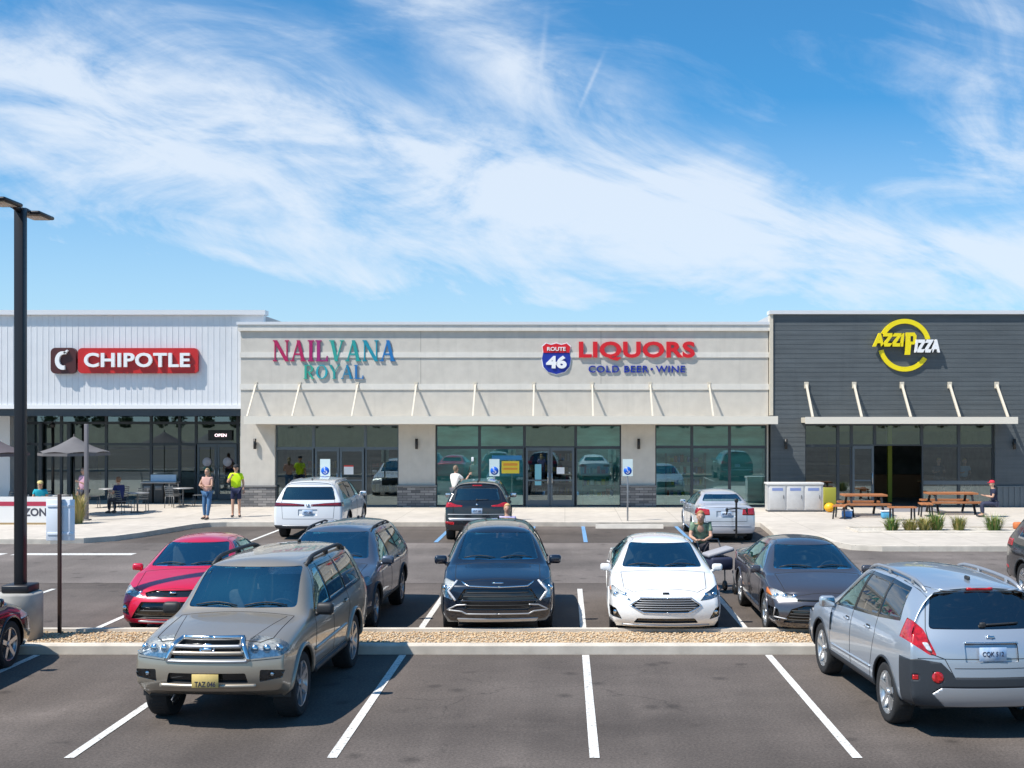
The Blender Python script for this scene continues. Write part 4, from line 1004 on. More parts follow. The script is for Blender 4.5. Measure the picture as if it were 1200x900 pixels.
def concrete(name, c, joint=None, jw=.006, var=.08):
    m = mat(name, c, .85, noise=var, nscale=3, bump=.15, bscale=60, blotch=.10)
    if joint:
        nt = m.node_tree; p = nt.nodes['Principled BSDF']; src = p.inputs['Base Color'].links[0].from_socket
        t = nt.nodes.new('ShaderNodeTexCoord'); br = nt.nodes.new('ShaderNodeTexBrick'); nt.links.new(t.outputs['Object'], br.inputs[0])
        br.offset = 0; br.inputs['Scale'].default_value = 1; br.inputs['Brick Width'].default_value = joint; br.inputs['Row Height'].default_value = joint
        br.inputs['Mortar Size'].default_value = jw; br.inputs['Mortar Smooth'].default_value = 0
        br.inputs['Color1'].default_value = (1,1,1,1); br.inputs['Color2'].default_value = (.95,.95,.94,1); br.inputs['Mortar'].default_value = (.5,.48,.46,1)
        mx = nt.nodes.new('ShaderNodeMix'); mx.data_type = 'RGBA'; mx.blend_type = 'MULTIPLY'; mx.inputs[0].default_value = 1
        nt.links.new(src, mx.inputs[6]); nt.links.new(br.outputs['Color'], mx.inputs[7]); nt.links.new(mx.outputs[2], p.inputs['Base Color'])
    return m
A1 = asphalt('asphalt_lot', (.088, .073, .064), (.112, .094, .083)); A2 = asphalt('asphalt_lane', (.130, .112, .101), (.152, .131, .119), 30)
land = mat('dry_grass_land', (.17, .165, .11), .95, noise=.3, nscale=.4)
sheet('ground', [(-1500,-1500), (1500,-1500), (1500,1500), (-1500,1500)], -.03, land)
sheet('parking_lot', [(-70,-60), (70,-60), (70,75), (-70,75)], 0, A1)
sheet('drive_lane', [(-70,25.8), (70,25.8), (70,34.2), (-70,34.2)], .004, A2)
side_m = concrete('sidewalk_concrete', (.52, .47, .41), 1.9); kerb_m = concrete('kerb_concrete', (.55, .50, .43), None, var=.14)
def arc(cx, cy, r, a0, a1, n=8): return [(cx+r*cos(R(a0+(a1-a0)*i/n)), cy+r*sin(R(a0+(a1-a0)*i/n))) for i in range(n+1)]
edge = [(-45, 33.9), (-14.6, 33.9)] + [(-13.75, 34.15), (-13.1, 34.8), (-12.7, 35.9), (-12.35, 37.4), (-12.05, 38.7), (-11.7, 39.35), (-11.2, 39.55)] + \
       [(6.1, 39.55), (6.42, 39.3), (6.3, 37), (6.15, 35.1), (6.3, 34.85), (7.1, 34.8), (7.4, 34.5), (7.45, 33.2), (7.75, 32.35), (8.5, 32.0), (45, 32.0)]
mb = MB(); mb.prism([(x, y) for x, y in edge]+[(45, 56), (-45, 56)], 0, .148, axis='z'); structure('sidewalk', mb.build('sidewalk', side_m))
def kerb(name, line, w, h, m, closed=False):
    q = MB(); pts = [Vector((x, y)) for x, y in line]; n = len(pts); ins = []
    for i, p in enumerate(pts):
        a = pts[i-1] if (i or closed) else p; b = pts[(i+1) % n] if (i < n-1 or closed) else p
        t = (b-a).normalized(); ins.append(p+Vector((-t.y, t.x))*w)
    for i in range(n if closed else n-1):
        j = (i+1) % n; A, B, C, D = pts[i], pts[j], ins[j], ins[i]; b_ = .025
        vs = [(A.x, A.y, 0), (B.x, B.y, 0), (B.x, B.y, h-b_), (A.x, A.y, h-b_), (A.x+(D.x-A.x)*.15, A.y+(D.y-A.y)*.15, h), (B.x+(C.x-B.x)*.15, B.y+(C.y-B.y)*.15, h), (C.x, C.y, h), (D.x, D.y, h), (C.x, C.y, 0), (D.x, D.y, 0)]
        q.add(vs, [(0,1,2,3), (3,2,5,4), (4,5,6,7), (7,6,8,9)])
    o = q.build(name, m); return structure(name, o)
kerb('kerb', [(x, y-.004) for x, y in edge], .16, .153, kerb_m)
gut = concrete('gutter_concrete', (.30, .275, .25), None, var=.2)
def strip(name, line, w, z, m):
    pts = [Vector(p) for p in line]; vs = []
    for i, p in enumerate(pts):
        a = pts[max(0, i-1)]; b = pts[min(len(pts)-1, i+1)]; t = (b-a).normalized(); n = Vector((t.y, -t.x)); vs += [(p.x, p.y, z), (p.x+n.x*w, p.y+n.y*w, z)]
    q = MB().add(vs, [(2*i, 2*i+1, 2*i+3, 2*i+2) for i in range(len(pts)-1)]); return structure(name, q.build(name, m))
# island
isl = [(-40, 17.97), (12.0, 17.97), (12.35, 18.2), (12.4, 19.3), (12.0, 19.47), (-40, 19.47)]
kerb('island_kerb', isl, .16, .15, kerb_m, True)
gm = mat('gravel_bed', (.44, .33, .215), .95, noise=.35, nscale=14, bump=1, bscale=26)
sheet('island_bed', [(-39.9, 18.1), (12.2, 18.1), (12.2, 19.34), (-39.9, 19.34)], .10, gm)
random.seed(5)
peb = [mat('pebble_%d' % i, c, .85, noise=.12, nscale=20) for i, c in enumerate([(.56,.40,.24), (.62,.50,.35), (.46,.31,.18), (.52,.44,.34), (.64,.44,.25)])]
q = MB(); base = []
bm = bmesh.new(); bmesh.ops.create_icosphere(bm, subdivisions=1, radius=1); bv = [v.co.copy() for v in bm.verts]; bf = [[v.index for v in f.verts] for f in bm.faces]; bm.free()
for i in range(13500):
    x = random.uniform(-12, 12.1); y = random.uniform(18.15, 19.29); s = random.uniform(.008, .022)
    M = Matrix.Rotation(random.uniform(0, 6), 3, 'Z'); a = Vector((s*random.uniform(.9, 1.5), s, s*.6))
    q.add([M @ Vector((v.x*a.x, v.y*a.y, v.z*a.z)) + Vector((x, y, .105+s*.3)) for v in bv], bf, random.randrange(5), True)
g = q.build('gravel', peb); tag(g, kind='stuff'); tag(g, 'tan and cream gravel filling the parking island', 'gravel')
# painted lines
def paintmat(name, c):
    m = mat(name, c, .75, noise=.06, nscale=20, blotch=.12); nt = m.node_tree; p = nt.nodes['Principled BSDF']
    t = nt.nodes.new('ShaderNodeTexCoord'); n = nt.nodes.new('ShaderNodeTexNoise'); n.inputs['Scale'].default_value = 22; n.inputs['Detail'].default_value = 8; n.inputs['Roughness'].default_value = .8
    nt.links.new(t.outputs['Object'], n.inputs[0]); r = nt.nodes.new('ShaderNodeMapRange'); r.inputs[1].default_value = .34; r.inputs[2].default_value = .47; nt.links.new(n.outputs['Fac'], r.inputs[0])
    nt.links.new(r.outputs[0], p.inputs['Alpha']); return m
wl = paintmat('line_white', (.66, .65, .62)); bl = paintmat('line_blue', (.16, .33, .56))
BAY = 2.74; X0 = .31
def stripe(x, y0, y1, m, w=.105): sheet('painted_line', [(x-w/2, y0), (x+w/2, y0), (x+w/2, y1), (x-w/2, y1)], .008, m)
for i in range(-5, 6): stripe(X0+BAY*i, 12.45, 17.9, wl)
for i in range(-5, 5): stripe(X0+BAY*i, 19.5, 24.9, wl)
for x in (-9.15, -6.4): stripe(x, 34.4, 39.5, wl)
for x in (-3.72, -1.03, .60, 3.67): stripe(x, 34.4, 39.5, bl, .12)
sheet('painted_line', [(-20, 31.1), (-14.7, 31.1), (-14.7, 31.55), (-20, 31.55)], .008, wl); sheet('painted_line', [(-14.45, 31.1), (-11.3, 31.1), (-11.3, 31.55), (-14.45, 31.55)], .008, wl)


# ================================================================ buildings
stucco = mat('stucco_greige', (.55, .515, .46), .9, noise=.05, nscale=3, bump=.35, bscale=160, blotch=.04, streak=.10)
band = mat('stucco_pale_band', (.66, .63, .575), .85, noise=.04, nscale=4, bump=.2, bscale=160, blotch=.05, streak=.12)
cream = mat('metal_cream', (.60, .54, .44), .5, noise=.03, nscale=6)
capm = mat('roof_cap_white', (.72, .72, .73), .4, .2)
panelw = mat('white_metal_panel', (.71, .715, .73), .42, .15, noise=.03, nscale=1.5, blotch=.05, streak=.08)
trimw = mat('trim_white', (.78, .78, .78), .5)
dark = mat('lap_siding_charcoal', (.080, .093, .101), .6, noise=.12, nscale=2, stretch=(.3, 1, 6), blotch=.14, streak=.15)
frame_m = mat('aluminium_dark', (.055, .065, .075), .4, .4); frame_l = mat('aluminium_grey', (.11, .135, .155), .4, .4)
soff = mat('soffit_dark', (.03, .032, .036), .7)
def stonemat():
    m = mat('ledge_stone', (.16, .155, .155), .9, noise=.3, nscale=6, bump=.6, bscale=12); nt = m.node_tree; p = nt.nodes['Principled BSDF']
    t = nt.nodes.new('ShaderNodeTexCoord'); mp = nt.nodes.new('ShaderNodeMapping'); mp.inputs['Rotation'].default_value = (R(90), 0, 0); br = nt.nodes.new('ShaderNodeTexBrick')
    nt.links.new(t.outputs['Object'], mp.inputs[0]); nt.links.new(mp.outputs[0], br.inputs[0])
    br.inputs['Scale'].default_value = 1; br.inputs['Brick Width'].default_value = .34; br.inputs['Row Height'].default_value = .10; br.inputs['Mortar Size'].default_value = .008; br.inputs['Bias'].default_value = 0
    br.inputs['Color1'].default_value = (.10, .10, .105, 1); br.inputs['Color2'].default_value = (.30, .285, .275, 1); br.inputs['Mortar'].default_value = (.06, .06, .06, 1)
    nt.links.new(br.outputs['Color'], p.inputs['Base Color']); return m
stone = stonemat()
g_store = glassmat('store_glass', (.58, .66, .66), .17, 1.5, (.8, .97, 1)); g_green = glassmat('store_glass_green', (.46, .72, .68), .22, 1.5, (.75, 1, 1))
inside = mat('interior_dark', (.19, .185, .17), .9, noise=.3, nscale=1.5); inside_t = mat('interior_teal_film', (.42, .66, .66), .8, noise=.45, nscale=1.2, stretch=(.6, 1, 2.2), detail=4)
def bld(label): return thing('shop_building', label, 'building', (0, 46.4, 0), 0, 'shops of the strip mall')
FY = 46.4
def part(name, mb, m, root, off=True):
    o = mb.build(name, m, root)
    if off: o.location = (-root.location.x, -root.location.y, -root.location.z)
    return o
def wallmb(x0, x1, y0, y1, z0, z1, ops):
    q = MB(); xs = sorted({x0, x1} | {o[0] for o in ops} | {o[1] for o in ops})
    for a, b in zip(xs, xs[1:]):
        c = (a+b)/2; o = [o for o in ops if o[0] < c < o[1]]
        if not o: q.box(a, b, y0, y1, z0, z1)
        else:
            if o[0][2] > z0: q.box(a, b, y0, y1, z0, o[0][2])
            if o[0][3] < z1: q.box(a, b, y0, y1, o[0][3], z1)
    return q
def storefront(root, x0, x1, z0, z1, y, vert, horiz, gm_, fm, doors=(), skip=()):
    """framed glazing: one window per bay, each with its own pane"""
    t = .055; xs = [x0]+list(vert)+[x1]
    for a, b in zip(xs, xs[1:]):
        dr = [d for d in doors if d[0]-.03 <= (a+b)/2 <= d[1]+.03]
        zb = z0 if not dr else dr[0][2]
        zs = [zb]+[h for h in horiz if h > zb+.1]+[z1]
        for c, d in zip(zs, zs[1:]):
            if (round(a, 2), round(c, 2)) in skip: continue
            q = MB(); q.box(a, a+t, y, y+.12, c, d); q.box(b-t, b, y, y+.12, c, d); q.box(a+t, b-t, y, y+.12, c, c+t); q.box(a+t, b-t, y, y+.12, d-t, d)
            w = part('window', q, fm, root)
            p = MB().add([(a+t, y+.05, c+t), (b-t, y+.05, c+t), (b-t, y+.05, d-t), (a+t, y+.05, d-t)], [(0,1,2,3)]).build('pane', gm_, w)
def door(root, x0, x1, z0, z1, y, fm, gm_, hinge=1, name='door'):
    q = MB(); t = .09; q.box(x0, x0+t, y, y+.06, z0, z1); q.box(x1-t, x1, y, y+.06, z0, z1); q.box(x0+t, x1-t, y, y+.06, z0, z0+.24); q.box(x0+t, x1-t, y, y+.06, z1-.12, z1); q.box(x0+t, x1-t, y, y+.06, z0+.98, z0+1.04)
    d = part(name, q, fm, root)
    for a, b in ((z0+.24, z0+.98), (z0+1.04, z1-.12)): MB().add([(x0+t, y+.03, a), (x1-t, y+.03, a), (x1-t, y+.03, b), (x0+t, y+.03, b)], [(0,1,2,3)]).build('pane', gm_, d)
    hx = x1-.07 if hinge > 0 else x0+.07
    MB().tube([(hx, y, z0+.85), (hx, y-.07, z0+.9), (hx, y-.07, z0+1.3), (hx, y, z0+1.35)], .014, 8).build('handle', mat('brushed_steel', (.55,.56,.57), .3, 1), d)
    return d
def room(root, x0, x1, y0, y1, z1, m, nm='interior'):
    q = MB(); q.add([(x0,y0,.16),(x1,y0,.16),(x1,y1,.16),(x0,y1,.16),(x0,y0,z1),(x1,y0,z1),(x1,y1,z1),(x0,y1,z1)], [(0,1,2,3),(4,7,6,5),(3,2,6,7),(0,3,7,4),(1,5,6,2)])
    return part(nm, q, m, root)

# ---- centre shops
B = bld('long greige stucco shop block with pale bands between the white and charcoal blocks')
ops = [(-11.27, -6.46, .148, 3.33), (-5.04, 2.19, .148, 3.33), (3.51, 7.86, .148, 3.33)]
part('wall', wallmb(-12.59, 7.90, FY, FY+.35, .148, 6.98, ops), stucco, B)
part('roof', MB().box(-12.5, 7.9, FY+.35, 66, 6.6, 6.75).box(-12.5, 7.9, 65.7, 66, 0, 6.6), mat('roof_membrane', (.5, .5, .5), .8), B)
q = MB().box(-12.68, 7.93, FY-.10, FY+.5, 6.98, 7.22); part('parapet_band', q, band, B)
part('roof_cap', MB().box(-12.72, 7.94, FY-.14, FY+.55, 7.22, 7.33), capm, B)
for z0, z1 in ((5.95, 6.15), (4.70, 4.92)): part('band', MB().box(-12.62, 7.92, FY-.035, FY, z0, z1), band, B)
jm = mat('control_joint', (.30, .28, .25), .9); q = MB()
for x in (-5.6, 1.4): q.box(x-.008, x+.008, FY-.004, FY, 4.93, 5.94); q.box(x-.008, x+.008, FY-.004, FY, 6.16, 6.97)
part('control_joint', q, jm, B)
for x0, x1 in ((-12.62, -11.24), (-6.5, -5.0), (2.16, 3.54)): part('stone_base', MB().box(x0, x1, FY-.10, FY+.1, .148, .93), stone, B); part('base_cap', MB().box(x0-.03, x1+.03, FY-.13, FY+.1, .93, .99), mat('cast_stone', (.20, .20, .20), .8), B)
cn = part('canopy', MB().box(-12.05, 7.98, 45.0, FY, 3.42, 3.64).box(-12.02, 7.95, 45.05, FY, 3.37, 3.42), cream, B)
part('canopy_edge', MB().box(-12.09, 8.02, 44.96, 45.0, 3.37, 3.67), mat('canopy_fascia', (.70, .65, .56), .5), B)
for x in (-12.0, -10.3, -8.05, -5.77, -3.48, -1.2, 1.06, 3.31, 5.60):
    q = MB().bar((x, FY-.02, 4.90), (x, 45.1, 3.66), .05, .06, up=(1,0,0)); q.box(x-.06, x+.06, FY-.05, FY, 4.78, 5.0); part('bracket', q, cream, B)
storefront(B, -11.27, -6.46, .16, 3.33, FY+.16, (-9.8, -7.78), (2.42,), g_store, frame_l, doors=((-9.8, -7.78, 2.42),))
door(B, -9.75, -8.80, .16, 2.42, FY+.18, frame_l, g_store, 1); door(B, -8.78, -7.83, .16, 2.42, FY+.18, frame_l, g_store, -1)
storefront(B, -5.04, 2.19, .16, 3.33, FY+.16, (-3.33, -1.58, .42), (2.45,), g_green, frame_m, doors=((-1.58, .42, 2.45),))
door(B, -1.53, -.59, .16, 2.45, FY+.18, frame_l, g_store, 1); door(B, -.57, .37, .16, 2.45, FY+.18, frame_l, g_store, -1)
storefront(B, 3.51, 7.86, .16, 3.33, FY+.16, (4.95, 6.42), (2.47,), g_green, frame_m)
room(B, -11.6, -6.0, FY+.36, 54, 3.4, inside); room(B, -5.3, -1.62, FY+.36, FY+1.3, 3.35, inside_t); room(B, -1.6, .44, FY+.36, 55, 3.4, inside); room(B, .46, 7.88, FY+.36, FY+1.4, 3.35, inside_t)
# shelves and goods inside
def shelf(root, x0, x1, y, rows, seed):
    rr = random.Random(seed); q = MB()
    for z in rows: q.box(x0, x1, y, y+.35, z-.03, z)
    for x in (x0, x1-.03): q.box(x, x+.03, y, y+.35, .16, rows[-1]+.35)
    s_ = part('shelf', q, mat('shelf_grey', (.30,.30,.29), .7), root); g = MB(); ms = [mat('goods_%d' % i, c, .5) for i, c in enumerate([(.5,.42,.3),(.1,.2,.12),(.45,.08,.05),(.6,.6,.58),(.08,.12,.3),(.5,.35,.05)])]
    for z in rows:
        x = x0+.06
        while x < x1-.12:
            w = rr.uniform(.06,.16); g.box(x, x+w, y+.05, y+.25, z+.002, z+rr.uniform(.14,.30), rr.randrange(6)); x += w+rr.uniform(.01,.05)
    o = g.build('goods', ms, s_)
shelf(B, -1.5, .35, 49.2, (.5, .95, 1.4, 1.85), 1); shelf(B, -11.2, -9.6, 50.5, (.5, 1.0, 1.5), 2); shelf(B, 4.0, 5.6, FY+.95, (.5, .95, 1.4, 1.85), 3); shelf(B, .7, 2.0, FY+.9, (.5, .95, 1.4), 4)
shelf(C if False else B, -8.3, -6.6, 51, (.5, 1.0, 1.5), 5)
# posters and papers stuck on the glass
def paper(name, label, x0, x1, z0, z1, y, m, extra=()):
    o = MB().box(x0, x1, y, y+.006, z0, z1).build(name, m); tag(o, label, 'poster')
    for (a, b, c, d, mm) in extra: e = MB().box(a, b, y-.003, y, c, d).build('printed_band', mm, o)
    return o
yel = mat('print_yellow', (.80, .60, .04), .5); redp = mat('print_red', (.62, .05, .04), .5); blup = mat('print_blue', (.03, .20, .42), .5); pw = mat('paper_white', (.78, .80, .82), .6); pcy = mat('print_cyan', (.20, .50, .58), .5)
paper('window_poster', 'yellow poster with orange print under a blue strip, left of the liquor doors', -2.47, -1.78, 1.44, 1.92, FY+.19, yel, [(-2.4, -1.85, 1.74, 1.84, mat('print_orange', (.75, .30, .03), .5)), (-2.4, -1.85, 1.58, 1.66, mat('print_orange', (.75,.30,.03), .5))])
paper('window_strip', 'blue strip across the top of the yellow window poster', -2.85, -1.68, 1.97, 2.14, FY+.19, blup)
paper('door_poster', 'tall pale blue sheet on the left glass door of the liquor shop', -1.17, -.92, .98, 1.80, FY+.20, pcy)
paper('door_notice', 'white notice on the right glass door of the liquor shop', -.32, -.02, 1.42, 1.68, FY+.20, pw)
paper('door_notice', 'white notice with red border on the nail salon door', -8.62, -8.25, 1.40, 1.72, FY+.20, pw, [(-8.62, -8.25, 1.70, 1.76, redp)])

# ---- white metal building
C = bld('white ribbed metal shop block over dark glazing and patio at the left end')
q = MB().box(-45, -11.75, 46.6, 46.9, 3.98, 7.62)
x = -45
while x < -12.6: q.box(x, x+.025, 46.591, 46.6, 4.12, 7.60); x += .23
part('ribbed_wall', q, panelw, C)
part('roof', MB().box(-45, -11.75, 46.9, 66, 7.3, 7.4).box(-11.9, -11.75, 46.9, 66, 6.4, 7.6), mat('roof_membrane', (.5,.5,.5), .8), C)
part('roof_cap', MB().box(-45.1, -11.66, 46.44, 47.0, 7.62, 7.80), capm, C)
part('lower_trim', MB().box(-45.05, -12.60, 46.52, 46.9, 3.96, 4.12), trimw, C)
part('soffit', MB().box(-45, -12.6, 46.9, 50.6, 3.86, 3.97), soff, C)
part('header', MB().box(-23.0, -12.6, 46.62, 46.9, 3.68, 3.96), frame_m, C)
part('lower_wall', MB().box(-45, -22.95, 49.4, 50.9, .148, 3.86), panelw, C)
part('side_wall', MB().box(-12.75, -12.6, 46.9, 50.9, .148, 3.86), stucco, C)
storefront(C, -22.9, -12.76, .16, 3.86, 50.5, (-21.3, -19.4, -17.5, -16.3, -15.6, -13.84), (2.50, 3.40), g_store, frame_m, doors=((-15.6, -13.84, 2.50),))
door(C, -15.55, -14.72, .16, 2.5, 50.52, frame_l, g_store, 1); door(C, -14.70, -13.88, .16, 2.5, 50.52, frame_l, g_store, -1)
room(C, -23, -12.76, 50.8, 60, 3.9, inside)
wm_ = mat('interior_mustard', (.22, .20, .05), .8); part('menu_wall', MB().box(-22.6, -17.0, 57.8, 57.9, .9, 2.1), wm_, C); part('counter', MB().box(-21.5, -15, 55.4, 56, .16, 1.1), mat('counter_steel', (.3, .3, .31), .4, .6), C)
for x in (-24.0, -22.1, -20.9):
    part('column', MB().box(x-.09, x+.09, 46.95, 47.13, .148, 3.86) if x < -23 else MB().box(x-.07, x+.07, 50.3, 50.44, .148, 3.4), frame_m, C)
pb = MB().box(-15.05, -14.05, 50.40, 50.47, 2.66, 3.10).build('open_sign', mat('sign_black', (.012,.012,.012), .4)); tag(pb, 'small black lit sign board over the door left of the greige block', 'sign')
em = bpy.data.materials.new('led_white'); em.use_nodes = True; em.node_tree.nodes['Principled BSDF'].inputs['Emission Color'].default_value = (1,.75,.8,1); em.node_tree.nodes['Principled BSDF'].inputs['Emission Strength'].default_value = 1.2
letters('OPEN', .50, .13, .02, pb, 'letter', em, (-14.52, 50.38, 2.88), offset=.02)
for x in (-15.13, -14.27):
    o = MB().lathe([(.001, -.003), (.19, -.003), (.19, .003), (.001, .003)], 24, 'y', (x, 50.50, 1.75)).build('door_decal', mat('decal_pale', (.62, .58, .62), .5)); tag(o, 'round pale decal on the %s leaf of the glass doors beside the greige block' % ('left' if x < -15 else 'right'), 'decal')

# ---- charcoal building
D = bld('charcoal lap sided shop block with white roof edge at the right end')
FR = 46.3
q = wallmb(7.98, 45, FR, FR+.3, .148, 7.62, [(9.31, 16.67, .148, 3.36)])
z = .16
while z < 7.55:   # clapboards
    for a, b in (((8.06, 45),) if z > 3.36 else ((8.06, 9.31), (16.67, 45))):
        if a > 16 and z < .95: continue
        q.add([(a, FR-.010, z), (b, FR-.010, z), (b, FR-.004, z+.175), (a, FR-.004, z+.175), (a, FR, z), (b, FR, z)], [(0,1,2,3), (4,5,1,0)])
    z += .18
part('wall', q, dark, D)
part('roof', MB().box(8, 45, FR+.3, 66, 7.3, 7.4).box(7.98, 8.15, FR+.3, 66, 0, 7.6), mat('roof_membrane', (.5,.5,.5), .8), D)
part('roof_cap', MB().box(7.90, 45.1, FR-.12, FR+.45, 7.62, 7.76), capm, D)
part('corner_trim', MB().box(7.93, 8.06, FR-.06, FR+.3, 3.70, 7.62), cream, D)
q = MB(); x = 16.75
while x < 30: q.box(x, x+.10, FR-.06, FR-.02, .148, .93); q.box(x+.10, x+.22, FR-.035, FR-.02, .148, .93); x += .22
part('wainscot', q, mat('wainscot_metal', (.12, .145, .165), .45, .4), D); part('wainscot_cap', MB().box(16.7, 30, FR-.09, FR-.02, .93, .97), mat('wainscot_metal', (.12,.145,.165), .45, .4), D)
part('canopy', MB().box(9.15, 16.95, 45.0, FR-.02, 3.42, 3.62), cream, D); part('canopy_edge', MB().box(9.05, 17.05, 44.95, 45.0, 3.38, 3.64), mat('canopy_fascia', (.70,.65,.56), .5), D)
for x in (9.35, 11.2, 13.05, 14.9, 16.72):
    q = MB().bar((x, FR-.04, 4.88), (x, 45.08, 3.63), .07, .08, up=(1,0,0)); q.box(x-.08, x+.08, FR-.07, FR-.02, 4.75, 5.0); part('bracket', q, cream, D)
storefront(D, 9.31, 16.67, .16, 3.36, FR+.15, (10.62, 11.15, 12.05, 13.88, 15.32), (2.52,), g_store, frame_m, doors=((11.15, 12.05, 2.52), (12.05, 13.88, 2.52)))
door(D, 11.18, 12.02, .16, 2.52, FR+.17, frame_l, g_store, 1)
part('window_rail', MB().box(13.94, 16.60, FR+.14, FR+.25, 1.02, 1.16), frame_l, D)
room(D, 8.6, 17.6, FR+.45, 56, 3.45, inside)
part('accent_post', MB().box(13.25, 13.42, 49, 49.15, .16, 3.4), mat('paint_lime', (.32, .36, .03), .6), D); part('menu_board', MB().box(11.9, 13.1, 54, 54.1, 1.5, 2.3), wm_, D)
part('bar_counter', MB().box(9.6, 16.4, 52, 52.5, .16, 1.15), mat('counter_wood', (.16, .08, .03), .6), D); part('ceiling_beam', MB().box(8.6, 17.6, 49.4, 49.7, 3.05, 3.3), mat('beam_olive', (.20, .19, .10), .8), D)
part('doorstep', MB().box(11.9, 14.1, 43.9, FR, .148, .156), mat('doorstep_grey', (.22, .22, .24), .8), D)
# wall lamps
lm = mat('lamp_black', (.012, .012, .013), .4)
for x, y, who in ((-12.02, FR+.1, 'leftmost stucco pier beside the people on the walk'), (-5.75, FR+.1, 'stucco pier between nail salon and liquor shop'), (2.86, FR+.1, 'stucco pier right of the liquor shop doors'), (8.55, FR-.02, 'charcoal wall above the grey cabinet'), (17.38, FR-.02, 'charcoal wall right of the pizza shop glazing')):
    o = thing('wall_lamp', 'small black cylinder lamp on the '+who, 'lamp', (x, y, 2.6), 0, 'wall lamps on the shop fronts')
    MB().lathe([(.001, -.2), (.055, -.2), (.055, .2), (.001, .2)], 16, 'z', (0, -.10, 0)).build('lamp_body', lm, o); MB().box(-.045, .045, -.05, 0, -.06, .06).build('wall_plate', lm, o)

# ================================================================ signs
def rrect(w, h, r, n=5):
    o = []
    for cx, cy, a in ((w/2-r, h/2-r, 0), (-w/2+r, h/2-r, 90), (-w/2+r, -h/2+r, 180), (w/2-r, -h/2+r, 270)):
        for i in range(n+1): o.append((cx+r*cos(R(a+90*i/n)), cy+r*sin(R(a+90*i/n))))
    return o
maroon = mat('sign_maroon', (.07, .018, .018), .4); sred = mat('sign_red', (.50, .018, .018), .35, noise=.03); swhite = mat('sign_white', (.82, .82, .82), .4)
T = thing('restaurant_sign', 'red CHIPOTLE sign with dark pepper emblem on the white ribbed wall', 'sign', (-17.03, 46.36, 5.83))
q = MB().prism(rrect(4.66, .98, .16), .05, .22); o = q.build('red_panel', sred, T); o.location = (.44, 0, 0)
letters('CHIPOTLE', 4.1, .56, .10, T, 'letter', swhite, (.44, -.02, .02), offset=.028, spacing=1.08)
q = MB().prism(rrect(.98, 1.0, .18), .05, .22); o = q.build('emblem_panel', maroon, T); o.location = (-2.46, 0, 0)
cres = [(.30*cos(R(a)), .36*sin(R(a))) for a in range(60, 300, 15)]+[(.02+.16*cos(R(a)), .02+.22*sin(R(a))) for a in range(290, 80, -20)]
q = MB().prism(cres, -.06, .06).prism([(.02, .30), (.16, .42), (.20, .38), (.10, .24)], -.06, .06); o = q.build('pepper_emblem', swhite, T); o.location = (-2.44, .0, 0)
q = MB().box(-2.8, 2.6, .20, .24, -.08, .08); q.build('mounting_rail', frame_m, T)
# serif lettering
def serif(ch, w, h, t, th, sf):
    """bars of a roman capital in a w x h box: t thick stem, th thin stroke, sf serif overhang"""
    P = []; s = h*.055
    def st(x0, z0, x1, z1, ww): P.append([(x0-ww/2, z0), (x0+ww/2, z0), (x1+ww/2, z1), (x1-ww/2, z1)])
    def foot(x, z, ww): P.append([(x-ww/2-sf, z), (x+ww/2+sf, z), (x+ww/2+sf, z+s), (x-ww/2-sf, z+s)])
    if ch == 'N': st(th/2+sf, 0, th/2+sf, h, th); st(w-th/2-sf, 0, w-th/2-sf, h, th); st(th/2+sf, h, w-th/2-sf, 0, t*1.15); foot(th/2+sf, 0, th); foot(th/2+sf, h-s, th); foot(w-th/2-sf, h-s, th)
    if ch == 'A': st(sf+th/2, 0, w/2, h, th); st(w-sf-t/2, 0, w/2, h, t); P.append([(w*.24, h*.30), (w*.76, h*.30), (w*.73, h*.38), (w*.27, h*.38)]); foot(sf+th/2, 0, th); foot(w-sf-t/2, 0, t*.7)
    if ch == 'I': st(w/2, 0, w/2, h, t); foot(w/2, 0, t); foot(w/2, h-s, t)
    if ch == 'L': st(sf+t/2, 0, sf+t/2, h, t); foot(sf+t/2, h-s, t); P.append([(0, 0), (w, 0), (w, h*.26), (w-s, h*.24), (w*.85, s), (0, s)])
    if ch == 'V': st(w/2, 0, sf+t/2, h, t); st(w/2, 0, w-sf-th/2, h, th); foot(sf+t/2, h-s, t*.7); foot(w-sf-th/2, h-s, th)
    if ch == 'Y': st(w/2, h*.45, sf+t/2, h, t); st(w/2, h*.45, w-sf-th/2, h, th); st(w/2, 0, w/2, h*.5, t); foot(sf+t/2, h-s, t*.6); foot(w-sf-th/2, h-s, th); foot(w/2, 0, t)
    if ch in 'RO':
        cx, cz, rx, rz = (w/2, h/2, w/2, h/2) if ch == 'O' else (w*.42, h*.73, w*.44, h*.27)
        rg = [R(a) for a in (range(0, 361, 20) if ch == 'O' else range(-90, 91, 20))]
        for a, b in zip(rg, rg[1:]):
            ka = lambda x: (t if abs(cos(x)) > .5 else th)
            P.append([(cx+rx*cos(a), cz+rz*sin(a)), (cx+rx*cos(b), cz+rz*sin(b)), (cx+(rx-ka(b))*cos(b), cz+(rz-th)*sin(b)), (cx+(rx-ka(a))*cos(a), cz+(rz-th)*sin(a))])
    if ch == 'R': st(sf+t/2, 0, sf+t/2, h, t); foot(sf+t/2, 0, t); P.append([(sf, h-th), (w*.45, h-th), (w*.45, h), (sf-sf, h)]); P.append([(sf, h*.46), (w*.45, h*.46), (w*.45, h*.46+th), (sf, h*.46+th)]); st(w-sf-t/2, 0, w*.45, h*.48, t); foot(w-sf*1.2-t/2, 0, t*.5)
    return P
T = thing('nail_salon_sign', 'magenta teal and blue NAILVANA ROYAL lettering on the greige wall', 'sign', (-11.33, FY, 5.1))
